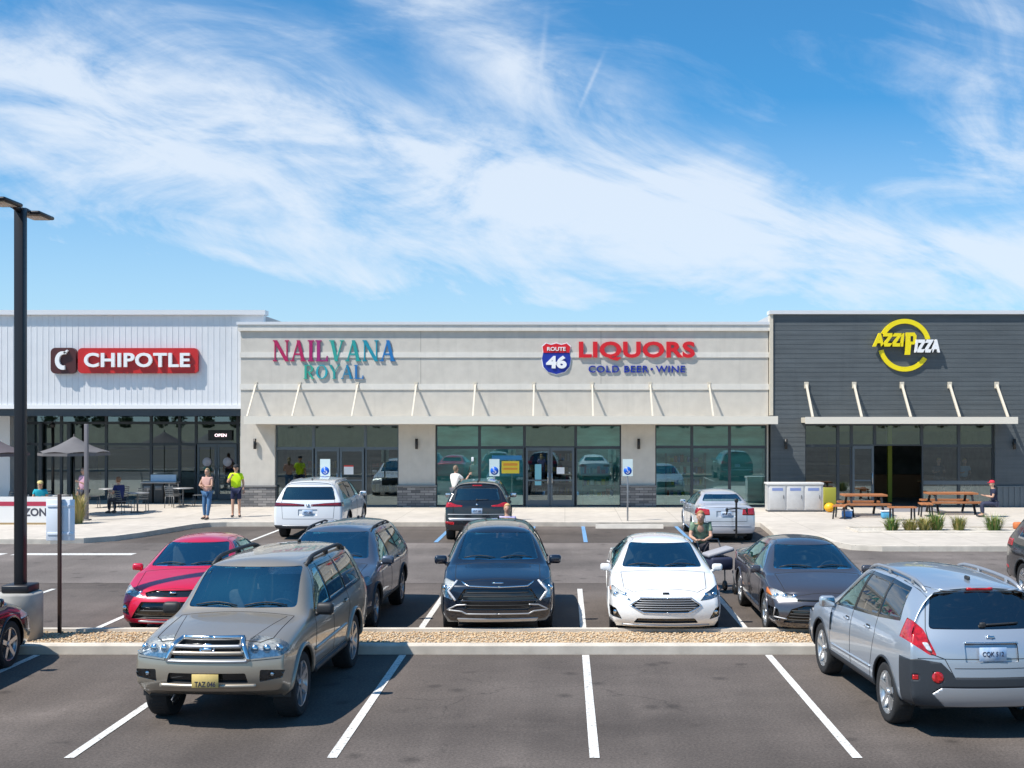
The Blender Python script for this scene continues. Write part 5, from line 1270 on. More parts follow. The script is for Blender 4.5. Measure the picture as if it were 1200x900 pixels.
def word(txt, x0, z0, x1, z1, cols):
    ws = {'I': .45, 'L': .8, 'O': 1.0, 'N': 1.05, 'A': 1.05, 'V': 1.0, 'R': .98, 'Y': 1.0}; tot = sum(ws[c] for c in txt)+.07*(len(txt)-1); u = (x1-x0)/tot; x = x0; h = z1-z0
    for c, colr in zip(txt, cols):
        w = ws[c]*u; q = MB()
        for i, p in enumerate(serif(c, w, h, h*.155, h*.06, h*.07)):
            q.prism([(a+x-T.location.x, b+z0-T.location.z) for a, b in p], -.055-i*.0005, -.015+i*.0005)
        q.build('letter', mat('sign_'+str(colr), colr, .4), T); x += w+.07*u
MG = (.40, .012, .09); TE = (.02, .30, .29); TB = (.01, .20, .36); BB = (.015, .16, .42)
word('NAILVANA', -11.33, 5.80, -6.56, 6.62, [MG, MG, (.36, .01, .12), (.33, .02, .16), (.03, .33, .28), TE, (.01, .25, .34), BB]); word('ROYAL', -10.14, 5.12, -7.82, 5.66, [(.04, .36, .27), (.02, .34, .40), TE, TB, BB])
T = thing('liquor_sign', 'red LIQUORS lettering with blue COLD BEER WINE line and 46 highway shield', 'sign', (0, FY+.135, 5.9))
sb = mat('sign_blue', (.010, .028, .30), .4); sr2 = mat('sign_scarlet', (.62, .010, .018), .38)
letters('LIQUORS', 4.5, .74, .07, T, 'letter', sr2, (2.79, -.19, .30), offset=.035, spacing=1.06)
letters('COLD BEER  WINE', 3.75, .27, .05, T, 'small_letter', sb, (2.79, -.16, -.40), offset=.014, spacing=1.1)
o = MB().prism([(.05*cos(R(a)), .05*sin(R(a))) for a in range(0, 360, 30)], -.05, .05).build('dot', sb, T); o.location = (3.37, -.14, -.40)
def shield(s): return [(x*s, z*s) for x, z in [(-.60, .52), (-.44, .66), (-.22, .60), (0, .66), (.22, .60), (.44, .66), (.60, .52), (.56, .30), (.62, 0), (.56, -.34), (.36, -.56), (0, -.66), (-.36, -.56), (-.56, -.34), (-.62, 0), (-.56, .30)]]
for s, y0, m, nm in ((1.0, -.05, mat('sign_navy_edge', (.012, .012, .05), .4), 'shield_back'), (.95, -.09, swhite, 'shield_border'), (.90, -.12, sb, 'shield_face')):
    o = MB().prism(shield(s), y0-.04, y0+.02).build(nm, m, T); o.location = (-.33, -.02, -.0)
o = MB().prism([(x*.9, z*.9) for x, z in [(-.60, .52), (-.44, .66), (-.22, .60), (0, .66), (.22, .60), (.44, .66), (.60, .52), (.56, .26), (-.56, .26)]], -.18, -.14).build('shield_top', sr2, T); o.location = (-.33, -.02, 0)
letters('ROUTE', .72, .15, .03, T, 'route_letter', swhite, (-.33, -.21, .38), offset=.02); letters('46', .80, .50, .05, T, 'numeral', swhite, (-.33, -.20, -.13), offset=.05)
T = thing('pizza_sign', 'yellow ring sign with yellow AZZIP and white IZZA lettering on charcoal wall', 'sign', (13.15, FR+.18, 6.42))
yl = mat('sign_yellow', (.82, .66, .005), .4)
def ringseg(a0, a1, r0, r1):
    n = 20; return [(r1*cos(R(a0+(a1-a0)*i/n)), r1*sin(R(a0+(a1-a0)*i/n))) for i in range(n+1)]+[(r0*cos(R(a0+(a1-a0)*(n-i)/n)), r0*sin(R(a0+(a1-a0)*(n-i)/n))) for i in range(n+1)]
q = MB().prism(ringseg(14, 153, .84, 1.02), -.26, -.12); q.build('ring_arc', yl, T); q = MB().prism(ringseg(192, 328, .84, 1.02), -.26, -.12); q.build('ring_arc', yl, T)
bk = mat('sign_black', (.012, .012, .012), .4)
o = letters('AZZI', 1.22, .52, .10, T, 'yellow_letter', yl, (-.66, -.34, .20), offset=.055, shear=.12, spacing=.95)
q = MB().prism([(-.02, -.38), (.17, -.38), (.21, .02), (.33, .02), (.40, .12), (.42, .36), (.34, .48), (.02, .48)], -.39, -.28); q.build('yellow_letter', yl, T); q = MB().prism([(.18, .14), (.27, .14), (.28, .34), (.19, .34)], -.40, -.392); q.build('letter_counter', bk, T)
letters('IZZA', .98, .50, .10, T, 'white_letter', swhite, (.83, -.36, -.04), offset=.055, shear=.12, spacing=.95)
q = MB().box(-1.1, 1.2, -.24, -.205, .02, .12); q.build('mounting_rail', bk, T)
# ================================================================ people
def skin_mesh(J, edges, name, m, parent, root, sub=2, extra=None, scale=1):
    names = [n for n in J if any(n in e for e in edges)]; ix = {n: i for i, n in enumerate(names)}
    me = bpy.data.meshes.new(name); me.from_pydata([tuple(Vector(J[n][0])*scale) for n in names], [(ix[a], ix[b]) for a, b in edges], [])
    o = bpy.data.objects.new(name, me); COL.objects.link(o); md = o.modifiers.new('s', 'SKIN'); md.use_smooth_shade = True
    for n in names:
        v = me.skin_vertices[0].data[ix[n]]; r = J[n][1]; v.radius = ((r, r) if not isinstance(r, tuple) else r); v.radius = (v.radius[0]*scale, v.radius[1]*scale); v.use_root = (n == root)
    s = o.modifiers.new('b', 'SUBSURF'); s.levels = sub; s.render_levels = sub
    bpy.context.view_layer.update()
    me2 = bpy.data.meshes.new_from_object(o.evaluated_get(bpy.context.evaluated_depsgraph_get())); bpy.data.objects.remove(o); bpy.data.meshes.remove(me)
    if extra is not None:
        bm = bmesh.new(); bm.from_mesh(me2); me3 = extra.mesh('x'); bm.from_mesh(me3); bm.to_mesh(me2); bm.free(); bpy.data.meshes.remove(me3)
    me2.name = name; me2.polygons.foreach_set('use_smooth', [True]*len(me2.polygons)); me2.materials.clear()
    return link(name, me2, m, parent)
SKIN = mat('skin', (.50, .29, .20), .55, noise=.06, nscale=12)
def person(label, loc, face, h=1.75, pose=None, shirt=(.5,.5,.5), pants=(.05,.08,.15), hair=(.10,.06,.03), longhair=False, shorts=False, sleeve=True, cap=None, group=None, seated=False, shirtnoise=0, slim=1):
    """face: compass turn of the front (local +y). pose overrides the joints"""
    k = h/1.75; T = thing('person', label, 'person', loc, R(face), group)
    P = dict(pel=(0,0,.95), spi=(0,.005,1.10), che=(0,.01,1.30), nck=(0,.0,1.47), nk2=(0,.01,1.53), hd1=(0,.02,1.59), hd2=(0,.015,1.68),
             shL=(-.17,0,1.41), elL=(-.235,-.02,1.14), wrL=(-.24,.06,.90), shR=(.17,0,1.41), elR=(.235,-.02,1.14), wrR=(.24,.06,.90),
             hpL=(-.09,0,.90), knL=(-.105,.03,.50), anL=(-.11,-.01,.09), toL=(-.125,.13,.04), hpR=(.09,0,.90), knR=(.105,.03,.50), anR=(.11,-.01,.09), toR=(.125,.13,.04))
    if seated: P.update(pel=(0,0,.50), spi=(0,.02,.66), che=(0,.05,.86), nck=(0,.07,1.03), nk2=(0,.085,1.09), hd1=(0,.10,1.15), hd2=(0,.10,1.24), shL=(-.17,.05,.97), shR=(.17,.05,.97), elL=(-.23,.10,.73), wrL=(-.14,.33,.76), elR=(.23,.10,.73), wrR=(.14,.33,.76),
                        hpL=(-.09,.02,.48), knL=(-.12,.44,.49), anL=(-.12,.42,.09), toL=(-.13,.57,.04), hpR=(.09,.02,.48), knR=(.12,.44,.49), anR=(.12,.42,.09), toR=(.13,.57,.04))
    if pose: P.update(pose)
    sl = slim
    Rr = dict(pel=(.145*sl,.11), spi=(.13*sl,.10), che=(.155*sl,.105), nck=.06, nk2=.052, hd1=.078, hd2=.088, shL=.055, elL=.042, wrL=.028, shR=.055, elR=.042, wrR=.028, hpL=.082, knL=.055, anL=.038, toL=.034, hpR=.082, knR=.055, anR=.038, toR=.034)
    J = {n: (P[n], Rr[n]) for n in P}
    ed = [('pel','spi'),('spi','che'),('che','nck'),('nck','nk2'),('nk2','hd1'),('hd1','hd2')]
    for s in 'LR': ed += [('che','sh'+s),('sh'+s,'el'+s),('el'+s,'wr'+s),('pel','hp'+s),('hp'+s,'kn'+s),('kn'+s,'an'+s),('an'+s,'to'+s)]
    X = MB(); H1 = Vector(P['hd1'])*k; H2 = Vector(P['hd2'])*k; hc = (H1+H2)/2
    X.ball(hc, .094*k, 14, 0, (.82, 1.0, 1.22))                                    # skull
    X.tube([hc+Vector((0,.088,.012))*k, hc+Vector((0,.112,-.018))*k], [.010*k, .017*k], 6)   # nose
    for s in (-1, 1): X.ball(hc+Vector((s*.078, .0, -.005))*k, .024*k, 8, 0, (.4, .8, 1.2))
    for s in 'LR':                                                                  # hands
        w = Vector(P['wr'+s]); e = Vector(P['el'+s]); d = (w-e).normalized(); side = d.cross(Vector((0,1,0)) if abs(d.y) < .8 else Vector((0,0,1))).normalized(); up = side.cross(d).normalized()
        pc = w+d*.055; X.tube([w*k, (w+d*.03)*k, pc*k, (w+d*.095)*k], [.027*k, .036*k, .040*k, .034*k], 8, flat=.5)
        for i, (off, ln) in enumerate(((-.030, .060), (-.010, .075), (.011, .070), (.031, .055))):
            a = w+d*.085+up*0+side*off
            X.tube([a*k, (a+d*ln*.5+up*.006)*k, (a+d*ln*.85+up*.03)*k], [.0095*k, .009*k, .0065*k], 6)
        a = w+d*.035+side*(-.034); X.tube([a*k, (a+d*.03+side*-.025+up*.012)*k, (a+d*.058+side*-.026+up*.025)*k], [.012*k, .011*k, .008*k], 6)
    body = skin_mesh(J, ed, 'body', SKIN, T, 'pel', 2, X, k)
    E_ = MB()
    for s in (-1, 1): E_.ball(hc+Vector((s*.031, .086, .012))*k, .011*k, 8)
    E_.build('eyes', mat('eye_dark', (.03,.02,.02), .3), T); MB().tube([hc+Vector((-.022,.086,-.05))*k, hc+Vector((0,.093,-.052))*k, hc+Vector((.022,.086,-.05))*k], .005*k, 5).build('mouth', mat('lips', (.35,.12,.10), .5), T)
    # clothes
    g = .026
    cl = mat('cloth_'+str(shirt), shirt, .85, noise=.08+shirtnoise, nscale=9 if shirtnoise else 5)
    Js = {n: (P[n], Rr[n]) for n in P}
    def grow(n, a): r = Rr[n]; return (r[0]+a, r[1]+a) if isinstance(r, tuple) else r+a
    hem = Vector(P['pel']).lerp(Vector(P['spi']), -.15)
    Js = {'pel': (tuple(hem), grow('pel', .014)), 'spi': (P['spi'], grow('spi', .028)), 'che': (P['che'], grow('che', g)), 'nck': (tuple(Vector(P['che']).lerp(Vector(P['nck']), .80)), .092)}
    es = [('pel','spi'),('spi','che'),('che','nck')]
    for s in 'LR':
        Js['sh'+s] = (P['sh'+s], .055+.018); Js['el'+s] = (tuple(Vector(P['sh'+s]).lerp(Vector(P['el'+s]), .62 if sleeve else .15)), .062); es += [('che','sh'+s),('sh'+s,'el'+s)]
    skin_mesh(Js, es, 'shirt', cl, T, 'che', 2, None, k)
    pm = mat('cloth_'+str(pants), pants, .85, noise=.12, nscale=6)
    Jp = {'pel': (P['pel'], grow('pel', .010))}; ep = []
    for s in 'LR':
        Jp['hp'+s] = (P['hp'+s], .082+.016); ep.append(('pel','hp'+s))
        if shorts: Jp['kn'+s] = (tuple(Vector(P['hp'+s]).lerp(Vector(P['kn'+s]), .85)), .082); ep.append(('hp'+s,'kn'+s))
        else: Jp['kn'+s] = (P['kn'+s], .055+.018); Jp['an'+s] = (tuple(Vector(P['kn'+s]).lerp(Vector(P['an'+s]), .92)), .052); ep += [('hp'+s,'kn'+s),('kn'+s,'an'+s)]
    skin_mesh(Jp, ep, 'shorts' if shorts else 'trousers', pm, T, 'pel', 2, None, k)
    for s in 'LR':
        a = Vector(P['an'+s]); t = Vector(P['to'+s]); q = MB(); q.tube([(a+Vector((0,-.05,-.045)))*k, (a+Vector((0,0,-.04)))*k, (t+Vector((0,-.03,0)))*k, (t+Vector((0,.045,-.005)))*k], [.040*k, .048*k, .046*k, .030*k], 10, flat=.85); q.build('shoe', mat('shoe_dark', (.05,.045,.045), .6), T)
    if cap:
        q = MB(); q.lathe([(.001, .085), (.05, .08), (.085, .055), (.098, .01), (.098, -.005)], 16, 'z', hc+Vector((0,-.004,.045))*k); q.tube([hc+Vector((0,.06,.045))*k, hc+Vector((0,.15,.035))*k], [.07*k, .055*k], 10, flat=.12); q.build('cap', mat('cap_'+str(cap), cap, .8), T)
    if hair and not (cap and not longhair):
        q = MB(); n = len(q.v); q.ball(hc+Vector((0,-.016,.022))*k, .103*k, 14, 0, (.86, .98, 1.16))
        q.v = [(x, min(y, hc.y+(.085 if z > hc.z+.075*k else .05 if z > hc.z+.045*k else .0)*k), z) for x, y, z in q.v]
        if longhair: q.tube([hc+Vector((0,-.06,.0))*k, hc+Vector((0,-.09,-.14))*k, hc+Vector((0,-.09,-.24))*k], [.075*k, .07*k, .03*k], 10)
        q.build('hair', mat('hair_'+str(hair), hair, .6, noise=.25, nscale=40), T)
    return T, P, k

person('person in a light pink top and blue jeans with folded arms at the kerb', (-12.15, 40.6, .153), 165, 1.72, dict(elL=(-.24,.10,1.16), wrL=(-.04,.22,1.14), elR=(.24,.10,1.16), wrR=(.06,.22,1.18), knL=(-.12,.10,.5), anL=(-.10,.16,.09), toL=(-.11,.30,.04)), (.55,.33,.28), (.05,.13,.26), (.28,.20,.10), longhair=True, sleeve=False)
person('person in a neon yellow shirt, navy shorts and dark cap on the walk', (-11.45, 41.6, .148), 190, 1.82, dict(elR=(.27,.06,1.16), wrR=(.13,.20,1.36)), (.62,.86,.01), (.012,.018,.06), None, shorts=True, cap=(.02,.02,.025), slim=1.12)
T, P, k = person('person in a white shirt raising a selfie stick by the green windows', (-3.86, 42.2, .148), -35, 1.76, dict(elR=(.30,.16,1.20), wrR=(.36,.30,1.42), elL=(-.25,.08,1.17), wrL=(-.05,.24,1.20)), (.74,.70,.66), (.10,.10,.12), (.20,.14,.09))
st = MB().tube([(-3.50,42.30,1.42), (-3.28,42.2,2.10)], .012, 6).build('selfie_stick', bk); tag(st, 'black selfie stick held up by the person in the white shirt', 'selfie stick')
ph = MB().rbox((-3.26,42.17,2.14), (.08,.012,.15), .006).build('phone', swhite); tag(ph, 'white phone on the tip of the raised stick', 'phone')
person('person with blond hair and a lilac top standing behind the navy black crossover', (-1.30, 27.0, .004), 178, 1.62, None, (.42,.38,.58), (.05,.06,.10), (.60,.38,.16), longhair=True)
person('person in a green patterned shirt leaning over a cart beside the white sedan', (2.86, 25.1, 0), 172, 1.72, dict(spi=(0,.04,1.09), che=(0,.12,1.26), nck=(0,.20,1.40), nk2=(0,.23,1.45), hd1=(0,.27,1.50), hd2=(0,.29,1.58), shL=(-.17,.16,1.36), shR=(.17,.16,1.36), elL=(-.22,.26,1.12), wrL=(-.10,.48,1.08), elR=(.22,.26,1.12), wrR=(.10,.48,1.08)), (.16,.24,.16), (.02,.02,.03), (.36,.20,.08), shirtnoise=.5, longhair=True)
person('person in a teal shirt and pale hat sitting behind the banner by the lamp post', (-18.0, 41.0, .148), 200, 1.72, None, (.01,.36,.46), (.06,.06,.08), (.45,.33,.12), seated=True, cap=(.62,.52,.22), longhair=True)
person('person in a pink top standing beside the slim grey patio post', (-16.75, 41.6, .148), 150, 1.72, dict(elL=(-.24,.10,1.16), wrL=(-.10,.26,1.25)), (.52,.30,.40), (.03,.035,.06), (.12,.06,.04), longhair=True)
person('person in a navy shirt sitting at the patio table right of the grey post', (-16.05, 43.1, .148), 60, 1.76, None, (.01,.02,.10), (.03,.03,.04), (.20,.10,.05), seated=True)
person('person in a red hat and navy jacket at the right picnic table', (14.95, 41.55, .148), 80, 1.70, dict(), (.015,.02,.05), (.03,.035,.07), None, seated=True, cap=(.62,.02,.05))
person('person in a pale blue shirt sitting inside the pizza shop window', (15.9, 47.6, .7), 175, 1.72, None, (.30,.42,.52), (.04,.04,.05), (.50,.36,.10), seated=True)
person('person in a black jacket sitting inside the pizza shop window', (14.9, 47.7, .7), 178, 1.74, None, (.03,.04,.05), (.04,.04,.05), (.50,.36,.10), seated=True)
q = MB(); 
bench_in = thing('indoor_bench', 'long wooden bench inside the pizza shop window under two seated people', 'bench', (15.3, 47.55, .16)); MB().box(-1.2, 1.2, -.2, .3, .90, .97).build('seat', mat('counter_wood', (.16,.08,.03), .6), bench_in)
for x in (-1.1, 1.05): MB().box(x, x+.06, -.15, .25, 0, .90).build('leg', frame_m, bench_in)

# ================================================================ furniture and street things
steel = mat('post_dark', (.022,.022,.026), .4, .3); galv = mat('galvanised', (.34,.35,.36), .45, .6)
# lamp on its concrete base
L = thing('street_lamp', 'tall black square lamp pole with twin flat heads on a round concrete base', 'street lamp', (-8.53, 18.72, 0))
MB().lathe([(.001, .0), (.325, .0), (.33, .80), (.31, .835), (.001, .84)], 40, 'z').build('concrete_base', concrete('pedestal_concrete', (.36,.345,.32), None, var=.2), L)
for a in (0,): MB().rbox((0,0,.90), (.42,.42,.12), .02).build('base_cover', steel, L)
MB().rbox((0,0,3.80), (.15,.15,6.10), .015).build('pole', steel, L)
for sg, a in ((1, 92), (-1, 90)):
    q = MB(); M = Matrix.Rotation(R(a), 4, 'Z')
    q.tube([(0,0,6.80), (sg*.20,0,6.84), (sg*.34,0,6.84)], [.055,.05,.04], 8); q.rbox((sg*.60,0,6.835), (.62,.36,.06), .028, 3); q.xf(M)
    o = q.build('lamp_head', steel, L); q = MB().rbox((sg*.62,0,6.80), (.44,.26,.012), .005); q.xf(M); q.build('lens', mat('lamp_lens_pale', (.62,.52,.40), .4), o)
S_ = thing('parking_sign', 'pale blank double panel sign on a brown post on the gravel island', 'sign', (-8.10, 19.15, .1))
MB().rbox((0,0,1.12), (.052,.052,2.24), .006).build('post', mat('post_brown', (.055,.032,.026), .5, .3), S_)
MB().rbox((-.005,.045,1.82), (.46,.012,.66), .005).rbox((0,.034,1.6), (.42,.01,.04), .002).rbox((0,.034,2.05), (.42,.01,.04), .002).build('sign_panel', mat('sign_back_alu', (.74,.80,.90), .45, .0), S_)
def wheelchair(mb, y):   # access symbol
    mb.prism([(.062*cos(R(a)), .062*sin(R(a))-.02) for a in range(200, 400, 20)]+[(.045*cos(R(a)), .045*sin(R(a))-.02) for a in range(380, 190, -20)], y-.002, y)
    mb.bar((-.02, y, .085), (-.01, y, .0), .002, .018, up=(1,0,0)); mb.bar((-.01, y, .0), (.045, y, .0), .002, .016, up=(0,0,1)); mb.bar((.045, y, .0), (.06, y, -.055), .002, .016, up=(1,0,0)); mb.ball((-.022, y, .108), .016, 8, 0, (1,.1,1))
spots = [(-8.02, 'access parking sign standing in front of the nail salon doors'), (-2.36, 'access parking sign left of the yellow window poster'), (2.10, 'access parking sign before the stucco pier, rising over a white kerb stop')]
for x, lb in spots:
    o = thing('access_sign', 'white and blue '+lb, 'sign', (x, 40.0, .148), 0, 'access parking signs along the shop walk')
    MB().rbox((0,0,1.03), (.055,.055,2.06), .008).build('post', galv, o)
    p = MB().box(-.17, .17, -.04, -.032, 1.50, 2.07).build('sign_panel', mat('sign_pale_green', (.66,.76,.74), .4), o)
    q = MB().lathe([(.001,-.002),(.135,-.002),(.135,.001),(.001,.001)], 24, 'y', (0,-.042,1.68)); q.build('blue_disc', mat('sign_access_blue', (.01,.12,.62), .4), p)
    q = MB(); wheelchair(q, 0); e = q.build('access_symbol', swhite, p); e.location = (0, -.0455, 1.67)
for x, w, lb in ((2.10, 2.2, 'pale concrete kerb stop at the foot of the access sign before the stucco pier'),):
    o = MB().prism([(-.10,0),(.10,0),(.07,.12),(-.07,.12)], -w/2, w/2, axis='x').build('wheel_stop', concrete('stop_concrete', (.62,.58,.52), None)); o.location = (x, 38.9, .0); tag(o, lb, 'wheel stop')
# waste station, patio tables, umbrellas
o = thing('waste_station', 'dark double waste station with a pale steel tray top by the left glazing', 'bin', (-16.45, 48.6, .148))
for x in (-.46, 0, .46): MB().rbox((x,0,.40), (.40,.5,.80), .03).build('bin_body', mat('bin_dark', (.05,.05,.048), .6), o); MB().rbox((x,-.251,.62), (.26,.02,.16), .02).build('bin_flap', mat('bin_flap', (.2,.2,.2), .4, .5), o)
MB().rbox((0,0,.84), (1.44,.56,.07), .02).build('top', mat('tray_steel', (.40,.38,.37), .35, .5), o); MB().box(-.42, .62, .05, .08, .87, 1.15).build('menu_panel', mat('panel_sky', (.42,.56,.72), .3, .3), o)
met = mat('patio_metal', (.14,.145,.15), .45, .5)
def table0():
    t = thing('patio_table', '', 'table', (0,0,0), 0, 'round grey patio tables')
    MB().lathe([(.001,.70),(.40,.70),(.41,.715),(.40,.73),(.001,.73)], 28, 'z').build('tabletop', mat('patio_table_top', (.42,.42,.42), .4, .4), t)
    MB().lathe([(.03,.03),(.03,.70)], 12, 'z').build('pedestal', met, t); MB().lathe([(.001,.0),(.26,.0),(.26,.02),(.04,.04)], 24, 'z').build('foot', met, t); return t
def chair0():
    t = thing('patio_chair', '', 'chair', (0,0,0), 0, 'grey metal patio chairs')
    MB().rbox((0,0,.45), (.42,.42,.025), .01).build('seat', met, t)
    for x in (-.19,.19):
        for y in (-.19,.19): MB().tube([(x*1.1,y*1.15,0),(x,y,.45)], .013, 6).build('leg', met, t)
    q = MB()
    for x in (-.19,.19): q.tube([(x,-.19,.45),(x*.95,-.27,.86)], .013, 6)
    for i in range(5): q.bar((-.19,-.205-.015*i,.52+.075*i), (.19,-.205-.015*i,.52+.075*i), .012, .035)
    q.build('backrest', met, t); return t
t0 = table0(); c0 = chair0(); first = True
tabs = [(-17.9, 42.2, 'under the open grey umbrella'), (-15.6, 43.6, 'right of the patio post'), (-17.6, 46.2, 'deep in the left patio shade'), (-14.9, 46.6, 'nearest the left shop doors'), (-20.2, 41.6, 'under the leftmost umbrella')]
random.seed(3); nC = 0
words = ['facing the shops', 'with its back to the lot', 'turned to the left', 'turned to the right']
for i, (x, y, w) in enumerate(tabs):
    t = t0 if i == 0 else copy_tree(t0); t.location = (x, y, .148); t['label'] = 'round grey metal table '+w
    for j, a in enumerate((20, 140, 255) if i != 1 else (60, 200)):
        c = c0 if nC == 0 else copy_tree(c0); nC += 1; b = R(a+i*37); c.location = (x+.62*cos(b), y+.62*sin(b), .148); c.rotation_euler = (0, 0, b+pi/2)
        pl = ('left of' if cos(b) < -.4 else 'right of' if cos(b) > .4 else 'behind' if sin(b) > 0 else 'in front of')
        c['label'] = 'grey slatted chair %s the round table %s' % (pl, w)
def umbrella(x, y, lb, col, rot, tilt=0):
    o = thing('patio_umbrella', lb, 'umbrella', (x, y, .148), R(rot), 'patio umbrellas'); q = MB(); n = 8
    top = (0,0,2.80); rim = [(1.22*cos(2*pi*i/n), 1.22*sin(2*pi*i/n), 2.22) for i in range(n)]; K = 6
    for i in range(n):
        a, b = Vector(rim[i]), Vector(rim[(i+1)%n]); rows = []
        for u in range(K+1):
            t = u/K; A = Vector(top).lerp(a, t); B = Vector(top).lerp(b, t); row = []
            for v in range(5): s = v/4; p = A.lerp(B, s); p.z -= .06*sin(pi*t)*1 + .05*sin(pi*s)*t*-1; row.append(p)
            rows.append(row)
        vs = [p for r_ in rows for p in r_]; q.add(vs, [(r_*5+c, r_*5+c+1, (r_+1)*5+c+1, (r_+1)*5+c) for r_ in range(K) for c in range(4)], 0, True)
        q.add([a, b, b-Vector((0,0,.10)), a-Vector((0,0,.10))], [(0,1,2,3)])
    q.build('canopy', mat('canopy_'+str(col), col, .85, noise=.06, nscale=3), o)
    MB().tube([(0,0,0),(0,0,2.88)], .022, 8).build('pole', steel, o); q = MB()
    for i in range(n): q.tube([(0,0,2.15), Vector(rim[i])*.6+Vector((0,0,2.55*.4-.06))], .009, 5)
    q.build('ribs', steel, o); MB().lathe([(.001,0),(.26,0),(.26,.06),(.05,.10)], 20, 'z').build('base', steel, o)
umbrella(-17.42, 42.4, 'open grey patio umbrella right of the tall lamp pole', (.13,.125,.13), 12)
umbrella(-19.95, 41.6, 'open mauve grey patio umbrella at the left edge of the frame', (.10,.085,.095), 30)
o = thing('patio_post', 'slim grey post standing on the patio right of the open umbrella', 'post', (-16.10, 40.2, .148)); MB().rbox((0,0,1.62), (.12,.12,3.24), .01).build('shaft', mat('post_grey', (.16,.15,.16), .5), o); MB().rbox((0,0,.02), (.26,.26,.04), .01).build('base_plate', met, o)
o = thing('patio_lamp', 'thin black patio lamp standing before the left glazing', 'lamp', (-21.0, 49.0, .148)); MB().tube([(0,0,0),(0,0,3.1)], .06, 10).build('shaft', bk, o); MB().lathe([(.001,3.30),(.09,3.22),(.09,3.08),(.001,3.05)], 14, 'z').build('head', bk, o); MB().lathe([(.001,0),(.2,0),(.2,.05),(.001,.06)], 16, 'z').build('foot', bk, o)  # thin lamp post with a knob head, no light source in it
o = thing('banner_fence', 'low fence with white banner, red stripe and dark lettering at the left patio edge', 'fence', (-17.95, 38.6, .148))
for x in (-2.2, -.8, .6, 2.0): MB().rbox((x,.05,.48), (.05,.05,.96), .008).build('post', met, o)
b = MB().box(-2.25, 2.05, -.01, .01, .06, .90).build('banner', mat('banner_white', (.74,.73,.71), .6), o); MB().box(-2.25, 2.05, -.016, -.012, .60, .74).build('stripe', mat('banner_red', (.42,.03,.07), .6), b); MB().box(-2.25, 2.05, -.02, .02, .0, .06).build('hem', mat('banner_tan', (.36,.25,.12), .7), o)
letters('NOW', .9, .26, .004, b, 'letter', mat('banner_ink', (.05,.05,.07), .6), (-1.15, -.014, .40), offset=.03); letters('ZONC', 1.0, .26, .004, b, 'letter', mat('banner_ink', (.05,.05,.07), .6), (.95, -.014, .40), offset=.03)
# cabinet
o = thing('storage_cabinet', 'low pale grey cabinet with three doors against the charcoal wall', 'cabinet', (8.47, 44.2, .148))
cm = mat('cabinet_grey', (.55,.54,.53), .45, .1, noise=.04)
MB().box(-1.02, 1.02, -.3, .3, .06, 1.0).build('carcass', cm, o); MB().rbox((0,0,1.03), (2.1,.68,.08), .015).build('top', mat('cabinet_top', (.62,.61,.59), .5), o); MB().box(-1.0, 1.0, -.26, .28, 0, .06).build('plinth', met, o)
for x in (-.66, 0, .66):
    d = MB().rbox((x,-.31,.52), (.60,.03,.84), .01).build('door', cm, o); MB().box(x-.20, x+.20, -.330, -.326, .78, .88).build('door_label', mat('label_blue', (.20,.26,.50), .5), d)
    MB().rbox((x+.22,-.34,.55), (.02,.03,.14), .008).build('handle', met, d)
# picnic tables
wood = mat('picnic_wood', (.40,.155,.060), .6, noise=.22, nscale=3, stretch=(.4,6,6), bump=.2, bscale=20); iron = mat('black_iron', (.015,.015,.016), .5)
def picnic(x, y, label, w=1.50):
    o = thing('picnic_table', label, 'picnic table', (x, y, .148), 0, 'wooden picnic tables on the right patio'); q = MB()
    for i in range(5): q.box(-w/2, w/2, -.38+i*.155, -.24+i*.155, .70, .76)
    q.build('tabletop', wood, o)
    for s in (-1, 1):
        q = MB()
        for i in range(2): yy = s*.74+(i-.5)*.15; q.box(-w/2, w/2, yy-.065, yy+.065, .41, .47)
        q.build('bench', wood, o)
    for xx in (-w/2+.22, w/2-.22):
        q = MB(); q.bar((xx,-.30,.72), (xx,-.72,0), .06, .07, up=(1,0,0)).bar((xx,.30,.72), (xx,.72,0), .06, .07, up=(1,0,0)); q.box(xx-.035, xx+.035, -.86, .86, .36, .43); q.box(xx-.035, xx+.035, -.36, .36, .66, .72); q.build('leg_frame', iron, o)
    return o
picnic(10.55, 42.2, 'left orange brown picnic table with black legs before the open doorway'); picnic(13.95, 43.2, 'right orange brown picnic table with black legs next to the person in the red hat', 1.75)
def bench(x, y, rz, label):
    o = thing('patio_bench', label, 'bench', (x, y, .148), R(rz), 'short wooden benches'); q = MB()
    for i in range(3): q.box(-.45, .45, -.2+i*.14, -.07+i*.14, .42, .46)
    q.build('seat', wood, o)
    for xx in (-.36, .36): MB().bar((xx,-.16,.42), (xx,-.2,0), .05, .05, up=(1,0,0)).bar((xx,.16,.42), (xx,.2,0), .05, .05, up=(1,0,0)).build('leg_frame', iron, o)
bench(9.45, 41.0, 70, 'short brown bench left of the left picnic table'); bench(11.35, 40.2, 0, 'short brown bench in front of the left picnic table'); bench(12.65, 41.9, 80, 'short brown bench left of the right picnic table')
o = MB().ball((9.68, 43.7, .148+.18), .18, 20, 0, (1.08,1.08,.95)).build('ball', mat('ball_orange', (.86,.42,.01), .45)); tag(o, 'round orange ball on the paving right of the grey cabinet', 'ball')
o = thing('planter_box', 'tall yellow green planter box standing behind the orange ball', 'planter', (9.95, 45.0, .148)); MB().rbox((0,0,.42), (.46,.36,.84), .02).build('box', mat('planter_yellow', (.34,.33,.04), .5), o); MB().box(-.19, .19, -.14, .14, .84, .845).build('soil', mat('soil', (.05,.035,.02), .9), o)
